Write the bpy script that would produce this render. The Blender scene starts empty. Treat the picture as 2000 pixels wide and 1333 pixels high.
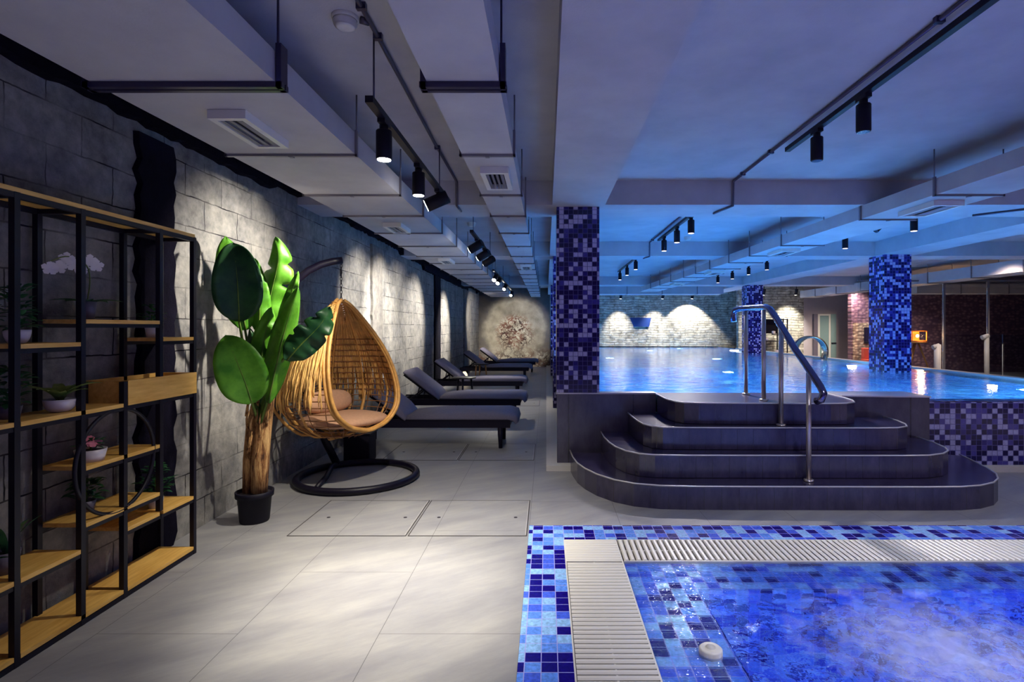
import bpy, bmesh, math, random
from mathutils import Vector, Matrix
random.seed(7)
D = bpy.data
SC = bpy.context.scene
COL = SC.collection
PI = math.pi
R = math.radians

# ------------------------------------------------------------------ camera, world, exposure
F = 1090.0; CX = 1067.0; CY = 641.0; H = 1.3          # focal length and principal point for a 2000x1333 frame
cam_d = D.cameras.new('camera'); cam = D.objects.new('camera', cam_d); COL.objects.link(cam)
cam_d.sensor_width = 36.0; cam_d.lens = 36.0 * F / 2000.0
cam_d.shift_x = (1000 - CX) / 2000.0; cam_d.shift_y = (CY - 666.5) / 2000.0
cam_d.clip_start = 0.05; cam_d.clip_end = 100
cam.location = (0, 0, H); cam.rotation_euler = (PI / 2, 0, 0)
SC.camera = cam
SC.view_settings.view_transform = 'Standard'; SC.view_settings.look = 'None'
SC.view_settings.gamma = 1.0; SC.view_settings.use_curve_mapping = False
SC.view_settings.exposure = 1.1
w = D.worlds.new('world'); SC.world = w; w.use_nodes = True
bg = w.node_tree.nodes['Background']
bg.inputs[0].default_value = (0.26, 0.16, 0.75, 1); bg.inputs[1].default_value = 0.12

WARM = (1.0, 0.93, 0.79)

def lamp(kind, loc, power, color, name='lamp', radius=0.04, target=None, angle=60, blend=0.6):
    l = D.lights.new(name, kind); l.energy = power; l.color = color; l.shadow_soft_size = radius
    o = D.objects.new(name, l); COL.objects.link(o); o.location = loc
    if kind == 'SPOT':
        l.spot_size = R(angle); l.spot_blend = blend
        d = Vector(target) - Vector(loc); o.rotation_euler = d.to_track_quat('-Z', 'Y').to_euler()
    return o

# unseen lamps added behind and beside the camera so bounce lifts the ceiling
for (x, y, p, c) in ((3.2, 0.2, 280, (1.0, 0.82, 0.86)), (-0.5, -0.6, 130, (1.0, 0.86, 0.86)), (1.4, -0.6, 260, (1.0, 0.86, 0.96)), (5.9, 2.0, 260, (1.0, 0.82, 0.86)), (9.5, 2.5, 60, (1.0, 0.8, 0.8))):
    lamp('SPOT', (x, y, 2.5), p, c, 'fill_lamp', 0.05, (x, y, 0), 100, 0.8)
# unseen lamps added to brighten the deck in the far right corner
for (x, y, p) in ((8.9, 16.2, 170), (7.4, 15.6, 90), (9.9, 15.0, 210), (12.2, 14.9, 110), (7.6, 9.5, 90), (10.5, 10.5, 110), (6.9, 12.6, 80)):
    lamp('SPOT', (x, y, 2.55), p, (1.0, 0.78, 0.62), 'deck_fill', 0.05, (x+0.1, y+0.3, 0), 130, 0.8)
lamp('SPOT', (4.7, 3.1, 2.5), 35, (1.0, 0.9, 0.86), 'fill_lamp', 0.05, (3.7, 4.8, 0.2), 80, 0.9)  # unseen lamp added to lift the right ledge and tiled wall
# lamps under the pool water
for (x, y) in ((1.2, 6.4), (3.4, 6.0), (5.7, 6.6), (2.2, 5.7), (4.7, 5.7), (0.6, 9.6), (3.0, 9.2), (5.8, 10.6), (1.5, 13.2), (3.9, 12.8), (0.7, 16.6), (3.2, 17.2), (5.6, 16.2), (1.5, 18.9), (4.5, 18.9)):
    lamp('POINT', (x, y, -0.05), 26, (0.22, 0.60, 0.95), 'underwater_lamp', 0.07)
# track lamps above the whirlpool, out of the frame
lamp('SPOT', (1.745, 1.5, 2.45), 100, (0.92, 0.92, 1.0), 'spa_beam', 0.03, (1.9, 2.2, 0), 100, 0.9)
lamp('SPOT', (0.3, 1.2, 2.45), 26, (1.0, 0.96, 0.86), 'spa_beam', 0.03, (0.35, 2.4, 0), 80, 0.9)

# ------------------------------------------------------------------ helpers
def at(px, py, d):
    """photo pixel + distance -> point in the hall"""
    return Vector(((px - CX) / F * d, d, H + (CY - py) / F * d))

def s2l(c):
    c /= 255.0
    return c / 12.92 if c <= 0.04045 else ((c + 0.055) / 1.055) ** 2.4
def RGB(r, g, b): return (s2l(r), s2l(g), s2l(b), 1.0)

class MB:
    def __init__(s): s.v = []; s.f = []; s.sm = []
    def add(s, vs, fs, smooth=False):
        o = len(s.v); s.v += [tuple(v) for v in vs]
        s.f += [tuple(i + o for i in f) for f in fs]; s.sm += [smooth] * len(fs); return s
    def box(s, a, b):
        x0, y0, z0 = a; x1, y1, z1 = b
        return s.add([(x0,y0,z0),(x1,y0,z0),(x1,y1,z0),(x0,y1,z0),(x0,y0,z1),(x1,y0,z1),(x1,y1,z1),(x0,y1,z1)],
                     [(3,2,1,0),(4,5,6,7),(0,1,5,4),(1,2,6,5),(2,3,7,6),(3,0,4,7)])
    def tube(s, pts, r, n=8, cap=True, closed=False):
        pts = [Vector(p) for p in pts]; m = len(pts)
        rs = r if isinstance(r, (list, tuple)) else [r] * m
        vs = []; fs = []; prev = None
        for i in range(m):
            a = pts[(i - 1) % m] if (closed or i > 0) else pts[i]
            b = pts[(i + 1) % m] if (closed or i < m - 1) else pts[i]
            t = (b - a); t = t.normalized() if t.length > 1e-9 else Vector((0, 0, 1))
            if prev is None:
                up = Vector((0, 0, 1)) if abs(t.z) < 0.9 else Vector((1, 0, 0))
                u = t.cross(up).normalized()
            else:
                u = (prev - t * prev.dot(t))
                u = u.normalized() if u.length > 1e-6 else t.orthogonal().normalized()
            prev = u; q = t.cross(u)
            for k in range(n):
                an = 2 * PI * k / n
                vs.append(pts[i] + (u * math.cos(an) + q * math.sin(an)) * rs[i])
        for i in range(m if closed else m - 1):
            j = (i + 1) % m
            for k in range(n):
                l = (k + 1) % n
                fs.append((i*n+k, i*n+l, j*n+l, j*n+k))
        s.add(vs, fs, True)
        if cap and not closed:
            o = len(s.v) - len(vs)
            s.f.append(tuple(o + k for k in range(n))[::-1]); s.sm.append(False)
            s.f.append(tuple(o + (m-1)*n + k for k in range(n))); s.sm.append(False)
        return s
    def cyl(s, a, b, r, n=16): return s.tube([a, b], r, n)
    def lathe(s, c, prof, n=24, smooth=True):
        c = Vector(c); vs = []; fs = []
        for (r, z) in prof:
            for k in range(n):
                a = 2*PI*k/n; vs.append(c + Vector((r*math.cos(a), r*math.sin(a), z)))
        for i in range(len(prof)-1):
            for k in range(n):
                l = (k+1) % n; fs.append((i*n+k, i*n+l, (i+1)*n+l, (i+1)*n+k))
        return s.add(vs, fs, smooth)
    def prism(s, poly, z0, z1):
        n = len(poly)
        vs = [(x, y, z0) for x, y in poly] + [(x, y, z1) for x, y in poly]
        return s.add(vs, [tuple(range(n))[::-1], tuple(range(n, 2*n))] + [(i, (i+1) % n, n+(i+1) % n, n+i) for i in range(n)])
    def ell(s, c, r, nu=16, nv=10, rot=None, power=1.0):
        vs = []; fs = []; c = Vector(c)
        for j in range(nv+1):
            ph = -PI/2 + PI*j/nv
            for i in range(nu):
                th = 2*PI*i/nu
                cs = math.cos(ph); sn = math.sin(ph)
                q = lambda t: math.copysign(abs(t)**power, t)
                p = Vector((r[0]*q(cs)*q(math.cos(th)), r[1]*q(cs)*q(math.sin(th)), r[2]*q(sn)))
                if rot: p = rot @ p
                vs.append(c + p)
        for j in range(nv):
            for i in range(nu):
                k = (i+1) % nu; fs.append((j*nu+i, j*nu+k, (j+1)*nu+k, (j+1)*nu+i))
        return s.add(vs, fs, True)
    def build(s, name, mat, parent=None, bevel=0, loc=None, fix=True):
        me = D.meshes.new(name); me.from_pydata(s.v, [], s.f); me.update()
        for p, f in zip(me.polygons, s.sm): p.use_smooth = f
        if fix:
            bm = bmesh.new(); bm.from_mesh(me); bmesh.ops.recalc_face_normals(bm, faces=bm.faces); bm.to_mesh(me); bm.free()
        me.materials.append(mat)
        o = D.objects.new(name, me); COL.objects.link(o)
        if parent is not None:
            o.parent = parent
            o.matrix_parent_inverse = Matrix.Translation(-parent.location)
        if bevel:
            b = o.modifiers.new('bevel', 'BEVEL'); b.width = bevel; b.segments = 2; b.limit_method = 'ANGLE'
        return o

def empty(name, loc=(0, 0, 0)):
    o = D.objects.new(name, None); COL.objects.link(o); o.location = loc; o.empty_display_size = 0.1; return o
def tag(o, label=None, cat=None, group=None, kind=None):
    if label: o['label'] = label
    if cat: o['category'] = cat
    if group: o['group'] = group
    if kind: o['kind'] = kind
    return o
def struct(o, label=None):
    o['kind'] = 'structure'
    if label: o['label'] = label
    return o
def thing(name, loc, label, cat, group=None): return tag(empty(name, loc), label, cat, group)
def dup(root, loc, label, group=None):
    r = root.copy(); COL.objects.link(r); r.location = loc; r['label'] = label
    if group: r['group'] = group
    for ch in list(root.children):
        c = ch.copy(); COL.objects.link(c); c.parent = r; c.matrix_parent_inverse = ch.matrix_parent_inverse.copy()
        for g in list(ch.children):
            d = g.copy(); COL.objects.link(d); d.parent = c; d.matrix_parent_inverse = g.matrix_parent_inverse.copy()
    return r

# ------------------------------------------------------------------ materials
class NT:
    def __init__(s, name):
        s.m = D.materials.new(name); s.m.use_nodes = True; s.t = s.m.node_tree
        s.b = s.t.nodes['Principled BSDF']; s.out = s.t.nodes['Material Output']
    def n(s, typ, ins=None, **props):
        nd = s.t.nodes.new(typ)
        for k, v in props.items(): setattr(nd, k, v)
        for k, v in (ins or {}).items():
            if isinstance(v, bpy.types.NodeSocket): s.t.links.new(v, nd.inputs[k])
            else: nd.inputs[k].default_value = v
        return nd
    def math(s, op, a, b=0.0, c=0.0):
        return s.n('ShaderNodeMath', {0: a, 1: b, 2: c}, operation=op).outputs[0]
    def pos(s): return s.n('ShaderNodeNewGeometry').outputs['Position']
    def obj(s): return s.n('ShaderNodeTexCoord').outputs['Object']
    def sep(s, v): return s.n('ShaderNodeSeparateXYZ', {0: v}).outputs
    def comb(s, x, y, z): return s.n('ShaderNodeCombineXYZ', {0: x, 1: y, 2: z}).outputs[0]
    def noise(s, vec, scale, detail=4, rough=0.6): return s.n('ShaderNodeTexNoise', {'Vector': vec, 'Scale': scale, 'Detail': detail, 'Roughness': rough}).outputs['Fac']
    def ramp(s, fac, stops, interp='LINEAR'):
        r = s.n('ShaderNodeValToRGB', {0: fac}); cr = r.color_ramp; cr.interpolation = interp
        while len(cr.elements) < len(stops): cr.elements.new(0.5)
        for e, (p, c) in zip(cr.elements, stops): e.position = p; e.color = c
        return r.outputs[0]
    def mix(s, f, a, b, typ='MIX'):
        nd = s.n('ShaderNodeMix', data_type='RGBA', blend_type=typ)
        for k, v in ((0, f), (6, a), (7, b)):
            if isinstance(v, bpy.types.NodeSocket): s.t.links.new(v, nd.inputs[k])
            else: nd.inputs[k].default_value = v
        return nd.outputs[2]
    def bump(s, h, strength=0.3, dist=0.01):
        b = s.n('ShaderNodeBump', {'Height': h, 'Strength': strength, 'Distance': dist}); s.set(Normal=b.outputs[0]); return b.outputs[0]
    def set(s, **kw):
        for k, v in kw.items():
            k = {'Base': 'Base Color', 'Rough': 'Roughness', 'Metal': 'Metallic', 'Spec': 'Specular IOR Level', 'Trans': 'Transmission Weight'}.get(k, k)
            if isinstance(v, bpy.types.NodeSocket): s.t.links.new(v, s.b.inputs[k])
            else: s.b.inputs[k].default_value = v
        return s

def plain(name, col, rough=0.5, metal=0.0, noise=0.0, scale=20, bump=0.0, spec=0.5, bscale=None):
    t = NT(name); t.set(Base=col, Rough=rough, Metal=metal, Spec=spec)
    if noise:
        v = t.noise(t.obj(), scale)
        t.set(Base=t.ramp(v, [(0.3, tuple(c*(1-noise) for c in col[:3]) + (1,)), (0.7, tuple(min(1, c*(1+noise)) for c in col[:3]) + (1,))]))
    if bump: t.bump(t.noise(t.obj(), bscale or scale*3), bump, 0.004)
    return t.m

def emit(name, col, strength):
    t = NT(name); t.set(Base=(0, 0, 0, 1)); t.b.inputs['Emission Color'].default_value = col; t.b.inputs['Emission Strength'].default_value = strength
    return t.m

def mosaic(name, size, stops, grout, rough=0.15, off=(0.013, 0.017, 0.011), wob=0.0, gw=0.05, speck=0.25):
    t = NT(name); p = t.pos()
    if wob:  # refraction ripple of the water painted into the tile pattern
        nz = t.n('ShaderNodeTexNoise', {'Vector': p, 'Scale': 5.0, 'Detail': 2.0}).outputs['Color']
        d = t.n('ShaderNodeVectorMath', {0: nz, 1: (0.5, 0.5, 0.5)}, operation='SUBTRACT').outputs[0]
        d = t.n('ShaderNodeVectorMath', {0: d, 3: wob}, operation='SCALE').outputs[0]
        p = t.n('ShaderNodeVectorMath', {0: p, 1: d}, operation='ADD').outputs[0]
    p = t.n('ShaderNodeVectorMath', {0: p, 1: off}, operation='ADD').outputs[0]
    q = t.n('ShaderNodeVectorMath', {0: p, 3: 1.0/size}, operation='SCALE').outputs[0]
    cell = t.n('ShaderNodeVectorMath', {0: q}, operation='FLOOR').outputs[0]
    wn = t.n('ShaderNodeTexWhiteNoise', {'Vector': cell}, noise_dimensions='3D').outputs['Value']
    col = t.ramp(wn, stops, 'CONSTANT')
    fr = t.sep(t.n('ShaderNodeVectorMath', {0: q}, operation='FRACTION').outputs[0])
    nn = t.sep(t.n('ShaderNodeNewGeometry').outputs['True Normal'])
    g = None
    for i in range(3):
        e = t.math('MINIMUM', fr[i], t.math('SUBTRACT', 1.0, fr[i]))
        m = t.math('LESS_THAN', e, gw); a = t.math('LESS_THAN', t.math('ABSOLUTE', nn[i]), 0.6)
        x = t.math('MULTIPLY', m, a); g = x if g is None else t.math('MAXIMUM', g, x)
    sp = t.noise(p, 60, 3)
    col = t.mix(speck, col, t.mix(1.0, col, t.ramp(sp, [(0.3, (0.35, 0.35, 0.4, 1)), (0.7, (1.6, 1.6, 1.5, 1))]), 'MULTIPLY'))
    col = t.mix(g, col, grout)
    t.set(Base=col, Rough=t.math('ADD', t.math('MULTIPLY', g, 0.5), rough))
    t.bump(t.math('SUBTRACT', 1.0, g), 0.3, 0.003)
    return t.m

NAVY = RGB(14, 4, 74)
M = {}
M['pillar_mosaic'] = mosaic('pillar_mosaic', 0.0437, [(0, RGB(14, 4, 72)), (0.42, RGB(58, 52, 140)), (0.56, RGB(34, 26, 112)), (0.68, RGB(176, 170, 216))], RGB(62, 58, 126))
M['wall_mosaic'] = mosaic('pool_wall_mosaic', 0.048, [(0, RGB(12, 3, 72)), (0.42, RGB(72, 66, 150)), (0.6, RGB(46, 38, 124)), (0.7, RGB(160, 160, 212))], RGB(84, 78, 144))
M['spa_mosaic'] = mosaic('spa_mosaic', 0.0645, [(0, RGB(22, 8, 120)), (0.26, RGB(92, 140, 236)), (0.52, RGB(68, 96, 222)), (0.72, RGB(140, 186, 240))], RGB(150, 150, 220), gw=0.028, off=(0.02, 0.0307, 0.011), speck=0.5)
M['spa_basin'] = mosaic('spa_basin_mosaic', 0.0645, [(0, RGB(22, 8, 120)), (0.26, RGB(84, 130, 232)), (0.52, RGB(64, 92, 220)), (0.72, RGB(130, 176, 240))], RGB(130, 140, 220), gw=0.028, off=(0.02, 0.0307, 0.011), speck=0.5, wob=0.05)
M['pool_basin'] = mosaic('pool_basin_mosaic', 0.11, [(0, RGB(10, 90, 190)), (0.3, RGB(40, 160, 235)), (0.6, RGB(80, 195, 250)), (0.85, RGB(170, 232, 255))], RGB(60, 150, 225), wob=0.12, speck=0.3)

def m_ceiling():
    t = NT('painted_concrete_ceiling'); p = t.pos()
    v = t.noise(p, 2.5, 6)
    t.set(Base=t.ramp(v, [(0.3, RGB(168, 166, 174)), (0.7, RGB(188, 186, 192))]), Rough=0.85)
    t.bump(t.noise(p, 120, 2), 0.25, 0.003); return t.m
M['ceiling'] = m_ceiling()
def m_duct():
    t = NT('grey_painted_duct'); p = t.pos()
    v = t.noise(p, 3, 5)
    t.set(Base=t.ramp(v, [(0.3, RGB(172, 170, 176)), (0.7, RGB(190, 188, 192))]), Rough=0.7)
    t.bump(t.noise(p, 90, 2), 0.2, 0.003); return t.m
M['duct'] = m_duct()
def m_floor():
    t = NT('grey_stone_floor_tile'); p = t.pos(); s = t.sep(p)
    st = t.comb(t.math('MULTIPLY', t.math('ADD', s[0], t.math('MULTIPLY', s[1], 0.6)), 0.7), t.math('MULTIPLY', t.math('SUBTRACT', t.math('MULTIPLY', s[0], 0.6), s[1]), 2.6), 0.0)
    v = t.noise(st, 1.8, 9, 0.7); v2 = t.noise(p, 0.8, 3)
    c = t.ramp(v, [(0.3, RGB(112, 111, 120)), (0.5, RGB(136, 135, 138)), (0.7, RGB(158, 156, 154))])
    c = t.mix(0.25, c, t.ramp(v2, [(0.35, RGB(120, 120, 130)), (0.65, RGB(168, 166, 162))]))
    # large tiles 1.2 x 0.6: joints
    uv = t.comb(t.math('ADD', s[1], 0.03), t.math('ADD', s[0], 0.11), 0.0)
    br = t.n('ShaderNodeTexBrick', {'Vector': uv, 'Scale': 1.0, 'Mortar Size': 0.0016, 'Mortar Smooth': 0.0, 'Brick Width': 1.2, 'Row Height': 0.6}, offset=0.5)
    c = t.mix(t.math('MULTIPLY', br.outputs['Fac'], 0.75), c, RGB(62, 60, 66))
    t.set(Base=c, Rough=t.math('ADD', 0.3, t.math('MULTIPLY', v, 0.2)), Spec=0.4)
    t.bump(t.noise(p, 40, 4), 0.08, 0.003); return t.m
M['floor'] = m_floor()
def m_slate(name='dark_slate_step_tile', joint=0.125, a=RGB(34, 28, 60), b=RGB(62, 57, 84)):
    t = NT(name); p = t.pos(); s = t.sep(p)
    st = t.comb(t.math('MULTIPLY', s[0], 2.0), t.math('MULTIPLY', s[1], 2.0), t.math('MULTIPLY', s[2], 0.8))
    v = t.noise(st, 5, 8, 0.7)
    c = t.ramp(v, [(0.3, a), (0.7, b)])
    nn = t.sep(t.n('ShaderNodeNewGeometry').outputs['True Normal'])
    fr = t.math('FRACT', t.math('DIVIDE', t.math('ADD', s[0], 10.0), joint))
    g = t.math('MULTIPLY', t.math('LESS_THAN', fr, 0.022), t.math('LESS_THAN', t.math('ABSOLUTE', nn[2]), 0.5))
    c = t.mix(t.math('MULTIPLY', g, 0.7), c, RGB(22, 18, 34))
    t.set(Base=c, Rough=0.24, Spec=0.9); t.bump(v, 0.1, 0.004); return t.m
M['slate'] = m_slate()
M['slate_wall'] = m_slate('dark_slate_wall_tile', 0.6, RGB(50, 46, 68), RGB(78, 74, 90))
def m_block():
    t = NT('grey_block_wall'); p = t.pos(); s = t.sep(p)
    wob = t.noise(p, 7, 3)
    uv = t.comb(t.math('ADD', s[1], t.math('MULTIPLY', wob, 0.03)), t.math('ADD', s[2], t.math('MULTIPLY', wob, 0.02)), 0.0)
    br = t.n('ShaderNodeTexBrick', {'Vector': uv, 'Scale': 1.0, 'Mortar Size': 0.004, 'Mortar Smooth': 0.2, 'Brick Width': 0.39, 'Row Height': 0.195, 'Bias': 0.0,
             'Color1': (0.3, 0.3, 0.3, 1), 'Color2': (0.75, 0.75, 0.75, 1), 'Mortar': (0, 0, 0, 1)}, offset=0.5)
    v = t.noise(p, 3.0, 8, 0.7); v2 = t.noise(p, 14.0, 6, 0.7)
    c = t.ramp(v, [(0.28, RGB(70, 70, 74)), (0.45, RGB(116, 114, 114)), (0.6, RGB(142, 139, 134)), (0.8, RGB(176, 172, 164))])
    c = t.mix(0.3, c, t.ramp(v2, [(0.35, RGB(74, 74, 78)), (0.65, RGB(176, 172, 166))]))
    c = t.mix(0.25, c, br.outputs['Color'], 'MULTIPLY')
    gap = t.math('MULTIPLY', br.outputs['Fac'], t.ramp(t.noise(p, 2.2, 3), [(0.42, (0, 0, 0, 1)), (0.6, (1, 1, 1, 1))]))
    c = t.mix(gap, c, RGB(28, 26, 34))
    t.set(Base=c, Rough=0.92, Spec=0.2)
    h = t.math('ADD', t.math('MULTIPLY', t.math('SUBTRACT', 1.0, gap), 0.6), t.math('ADD', t.math('MULTIPLY', v2, 0.6), t.math('MULTIPLY', v, 0.6)))
    t.bump(h, 0.8, 0.015); return t.m
M['block'] = m_block()
def m_rough(name, a, b, scale=6, bump=0.8):
    t = NT(name); p = t.pos(); v = t.noise(p, scale, 8, 0.7)
    t.set(Base=t.ramp(v, [(0.3, a), (0.7, b)]), Rough=0.95, Spec=0.1); t.bump(v, bump, 0.02); return t.m
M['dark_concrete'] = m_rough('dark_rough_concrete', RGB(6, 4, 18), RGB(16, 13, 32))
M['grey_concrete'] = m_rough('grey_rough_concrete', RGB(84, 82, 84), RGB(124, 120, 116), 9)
def m_stone():
    t = NT('stacked_stone_wall'); p = t.pos(); s = t.sep(p); wob = t.noise(p, 2.5, 4)
    uv = t.comb(t.math('ADD', s[0], t.math('MULTIPLY', wob, 0.2)), t.math('ADD', s[2], t.math('MULTIPLY', wob, 0.14)), 0.0)
    br = t.n('ShaderNodeTexBrick', {'Vector': uv, 'Scale': 1.0, 'Mortar Size': 0.012, 'Mortar Smooth': 0.6, 'Brick Width': 0.42, 'Row Height': 0.085,
             'Color1': (0.45, 0.45, 0.45, 1), 'Color2': (1, 1, 1, 1), 'Mortar': (0.25, 0.25, 0.25, 1)}, offset=0.37)
    v = t.noise(p, 6, 8)
    c = t.mix(0.6, t.ramp(v, [(0.3, RGB(124, 120, 112)), (0.7, RGB(198, 194, 180))]), br.outputs['Color'], 'MULTIPLY')
    t.set(Base=c, Rough=0.9); t.bump(t.math('ADD', t.math('MULTIPLY', br.outputs['Fac'], -1.0), v), 1.0, 0.05); return t.m
M['stone'] = m_stone()
def m_scale(name, a, b):
    t = NT(name); p = t.pos(); s = t.sep(p)
    vo = t.n('ShaderNodeTexVoronoi', {'Vector': t.comb(t.math('MULTIPLY', s[0], 9.0), 0.0, t.math('MULTIPLY', s[2], 13.0)), 'Scale': 1.0, 'Randomness': 0.7})
    c = t.ramp(vo.outputs['Distance'], [(0.1, b), (0.6, a)])
    t.set(Base=c, Rough=0.6); t.bump(vo.outputs['Distance'], 0.7, 0.02); return t.m
M['scale_plum'] = m_scale('plum_scale_panel', RGB(86, 62, 84), RGB(146, 114, 124))
M['scale_lit'] = m_scale('lit_scale_panel', RGB(128, 108, 96), RGB(206, 188, 164))  # paler copy of the plum scales, painting the wall's lit patch
def m_mural():
    t = NT('tangled_branch_mural'); p = t.pos(); s = t.sep(p)
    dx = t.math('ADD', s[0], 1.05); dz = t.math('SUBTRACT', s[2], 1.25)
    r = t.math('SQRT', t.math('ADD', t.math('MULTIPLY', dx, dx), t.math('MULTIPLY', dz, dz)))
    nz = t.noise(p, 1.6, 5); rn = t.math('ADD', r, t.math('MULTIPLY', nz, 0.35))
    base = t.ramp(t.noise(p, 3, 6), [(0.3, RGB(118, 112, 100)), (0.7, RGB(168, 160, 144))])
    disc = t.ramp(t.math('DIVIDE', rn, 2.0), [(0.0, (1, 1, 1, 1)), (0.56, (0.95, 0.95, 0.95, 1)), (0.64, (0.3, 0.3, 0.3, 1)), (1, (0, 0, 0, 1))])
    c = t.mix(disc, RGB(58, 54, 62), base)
    masks = None
    for sc, th, seed in ((2.6, 0.014, 0.0), (4.0, 0.016, 5.0), (6.5, 0.018, 11.0), (3.2, 0.014, 17.0)):
        q = t.n('ShaderNodeVectorMath', {0: p, 1: (seed, 0, seed)}, operation='ADD').outputs[0]
        n1 = t.noise(q, sc, 2, 0.4)
        l = t.math('LESS_THAN', t.math('ABSOLUTE', t.math('SUBTRACT', n1, 0.5)), th)
        masks = l if masks is None else t.math('MAXIMUM', masks, l)
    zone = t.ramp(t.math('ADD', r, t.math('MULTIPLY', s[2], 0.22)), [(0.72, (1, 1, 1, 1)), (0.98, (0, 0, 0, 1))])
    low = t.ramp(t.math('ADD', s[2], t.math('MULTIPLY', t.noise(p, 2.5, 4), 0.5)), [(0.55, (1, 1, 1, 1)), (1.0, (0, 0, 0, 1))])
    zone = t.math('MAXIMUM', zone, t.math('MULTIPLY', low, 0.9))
    lines = t.math('MULTIPLY', masks, zone)
    lc = t.ramp(t.noise(p, 2.0, 2), [(0.4, RGB(58, 44, 44)), (0.62, RGB(128, 88, 74))])
    c = t.mix(t.math('MULTIPLY', zone, 0.55), c, t.ramp(t.noise(p, 5, 4), [(0.4, RGB(120, 100, 84)), (0.6, RGB(214, 206, 188))]))
    c = t.mix(lines, c, lc)
    t.set(Base=c, Rough=0.9); t.bump(t.noise(p, 12, 5), 0.4, 0.02); return t.m
M['mural'] = m_mural()
def m_wood(name, a, b):
    t = NT(name); p = t.obj(); s = t.sep(p)
    v = t.noise(t.comb(t.math('MULTIPLY', s[0], 14.0), t.math('MULTIPLY', s[1], 1.6), t.math('MULTIPLY', s[2], 14.0)), 3.0, 6, 0.6)
    t.set(Base=t.ramp(v, [(0.3, a), (0.7, b)]), Rough=0.5); t.bump(v, 0.1, 0.002); return t.m
M['wood'] = m_wood('light_oak_board', RGB(206, 152, 66), RGB(236, 190, 104))
M['leg_wood'] = m_wood('warm_wood_leg', RGB(166, 112, 60), RGB(196, 142, 84))
M['black'] = plain('black_powder_coated_steel', RGB(9, 5, 26), 0.5, spec=0.35)
M['black_matte'] = plain('black_matte_plastic', RGB(9, 5, 26), 0.6, spec=0.3)
M['black_chair'] = plain('black_stand_paint', RGB(10, 5, 28), 0.45, spec=0.35)
M['pipe'] = plain('grey_conduit', RGB(84, 80, 100), 0.4, 0.6)
M['bracket'] = plain('galvanised_bracket', RGB(128, 124, 132), 0.45, 0.4)
M['bracket_dark'] = plain('dark_steel_channel', RGB(58, 54, 84), 0.35, 0.5)
M['vent_white'] = plain('white_vent_frame', RGB(214, 212, 208), 0.5)
M['vent_grey'] = plain('grey_vent_blade', RGB(112, 108, 122), 0.5)
M['white_pot'] = plain('white_ceramic', RGB(206, 198, 204), 0.35)
M['grey_pot'] = plain('grey_ceramic', RGB(104, 98, 112), 0.5)
M['soil'] = plain('dark_soil', RGB(34, 26, 34), 0.95, noise=0.4, bump=0.6)
M['white_curb'] = plain('white_glazed_curb', RGB(196, 192, 188), 0.5, noise=0.05, scale=5)
M['grate'] = plain('white_plastic_grate', RGB(216, 212, 204), 0.4)
M['channel'] = plain('grey_drain_channel', RGB(120, 116, 128), 0.8)  # even grey of the channel under the slats
M['metal_trim'] = plain('brushed_steel_trim', RGB(206, 202, 204), 0.35, 0.4)
M['steel'] = plain('polished_stainless_steel', RGB(196, 184, 180), 0.28, 0.75)
M['rail_steel'] = plain('dark_reflective_steel', RGB(120, 116, 150), 0.12, 1.0)
M['seam'] = plain('dark_floor_seam', RGB(66, 62, 62), 0.8)
M['hole'] = plain('dark_lifting_hole', RGB(24, 16, 34), 0.8)
M['fabric'] = plain('grey_lounger_fabric', RGB(118, 114, 134), 0.9, noise=0.08, scale=60, bump=0.3)
M['frame_dark'] = plain('dark_lounger_frame', RGB(11, 5, 34), 0.6, spec=0.3)
M['cushion'] = plain('beige_cushion_fabric', RGB(196, 150, 118), 0.9, noise=0.08, scale=50, bump=0.3)
M['rattan'] = plain('golden_rattan_cane', RGB(204, 150, 78), 0.5, noise=0.25, scale=14)
M['rattan_dark'] = plain('brown_rattan_weave', RGB(136, 90, 52), 0.6, noise=0.3, scale=14)
M['straw'] = plain('dry_straw_strands', RGB(214, 166, 94), 0.7, noise=0.35, scale=9)
M['lens_on'] = emit('lit_lens', (1.0, 0.96, 0.88, 1), 22.0)
M['lens_dim'] = emit('softly_lit_lens', (0.95, 0.85, 1.0, 1), 1.6)
M['lens_off'] = plain('unlit_lens', RGB(30, 24, 50), 0.2)
M['grey_wall'] = plain('plain_grey_plaster', RGB(150, 144, 150), 0.8, noise=0.05, scale=3)
M['dark_wall'] = plain('dark_plum_plaster', RGB(48, 38, 66), 0.8, noise=0.1, scale=3)
M['door_frame'] = plain('white_door_frame', RGB(196, 200, 196), 0.4)
M['door_edge'] = plain('grey_door_jamb', RGB(92, 88, 104), 0.5)
M['petal_white'] = plain('white_petal', RGB(246, 242, 236), 0.6)
M['petal_pink'] = plain('pink_petal', RGB(214, 120, 140), 0.6)
M['orange'] = plain('orange_amber_shade', RGB(196, 120, 40), 0.5)
M['red'] = plain('red_fabric', RGB(190, 72, 54), 0.7)
M['picture'] = plain('black_picture', RGB(20, 14, 40), 0.4, noise=0.5, scale=4)

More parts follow.
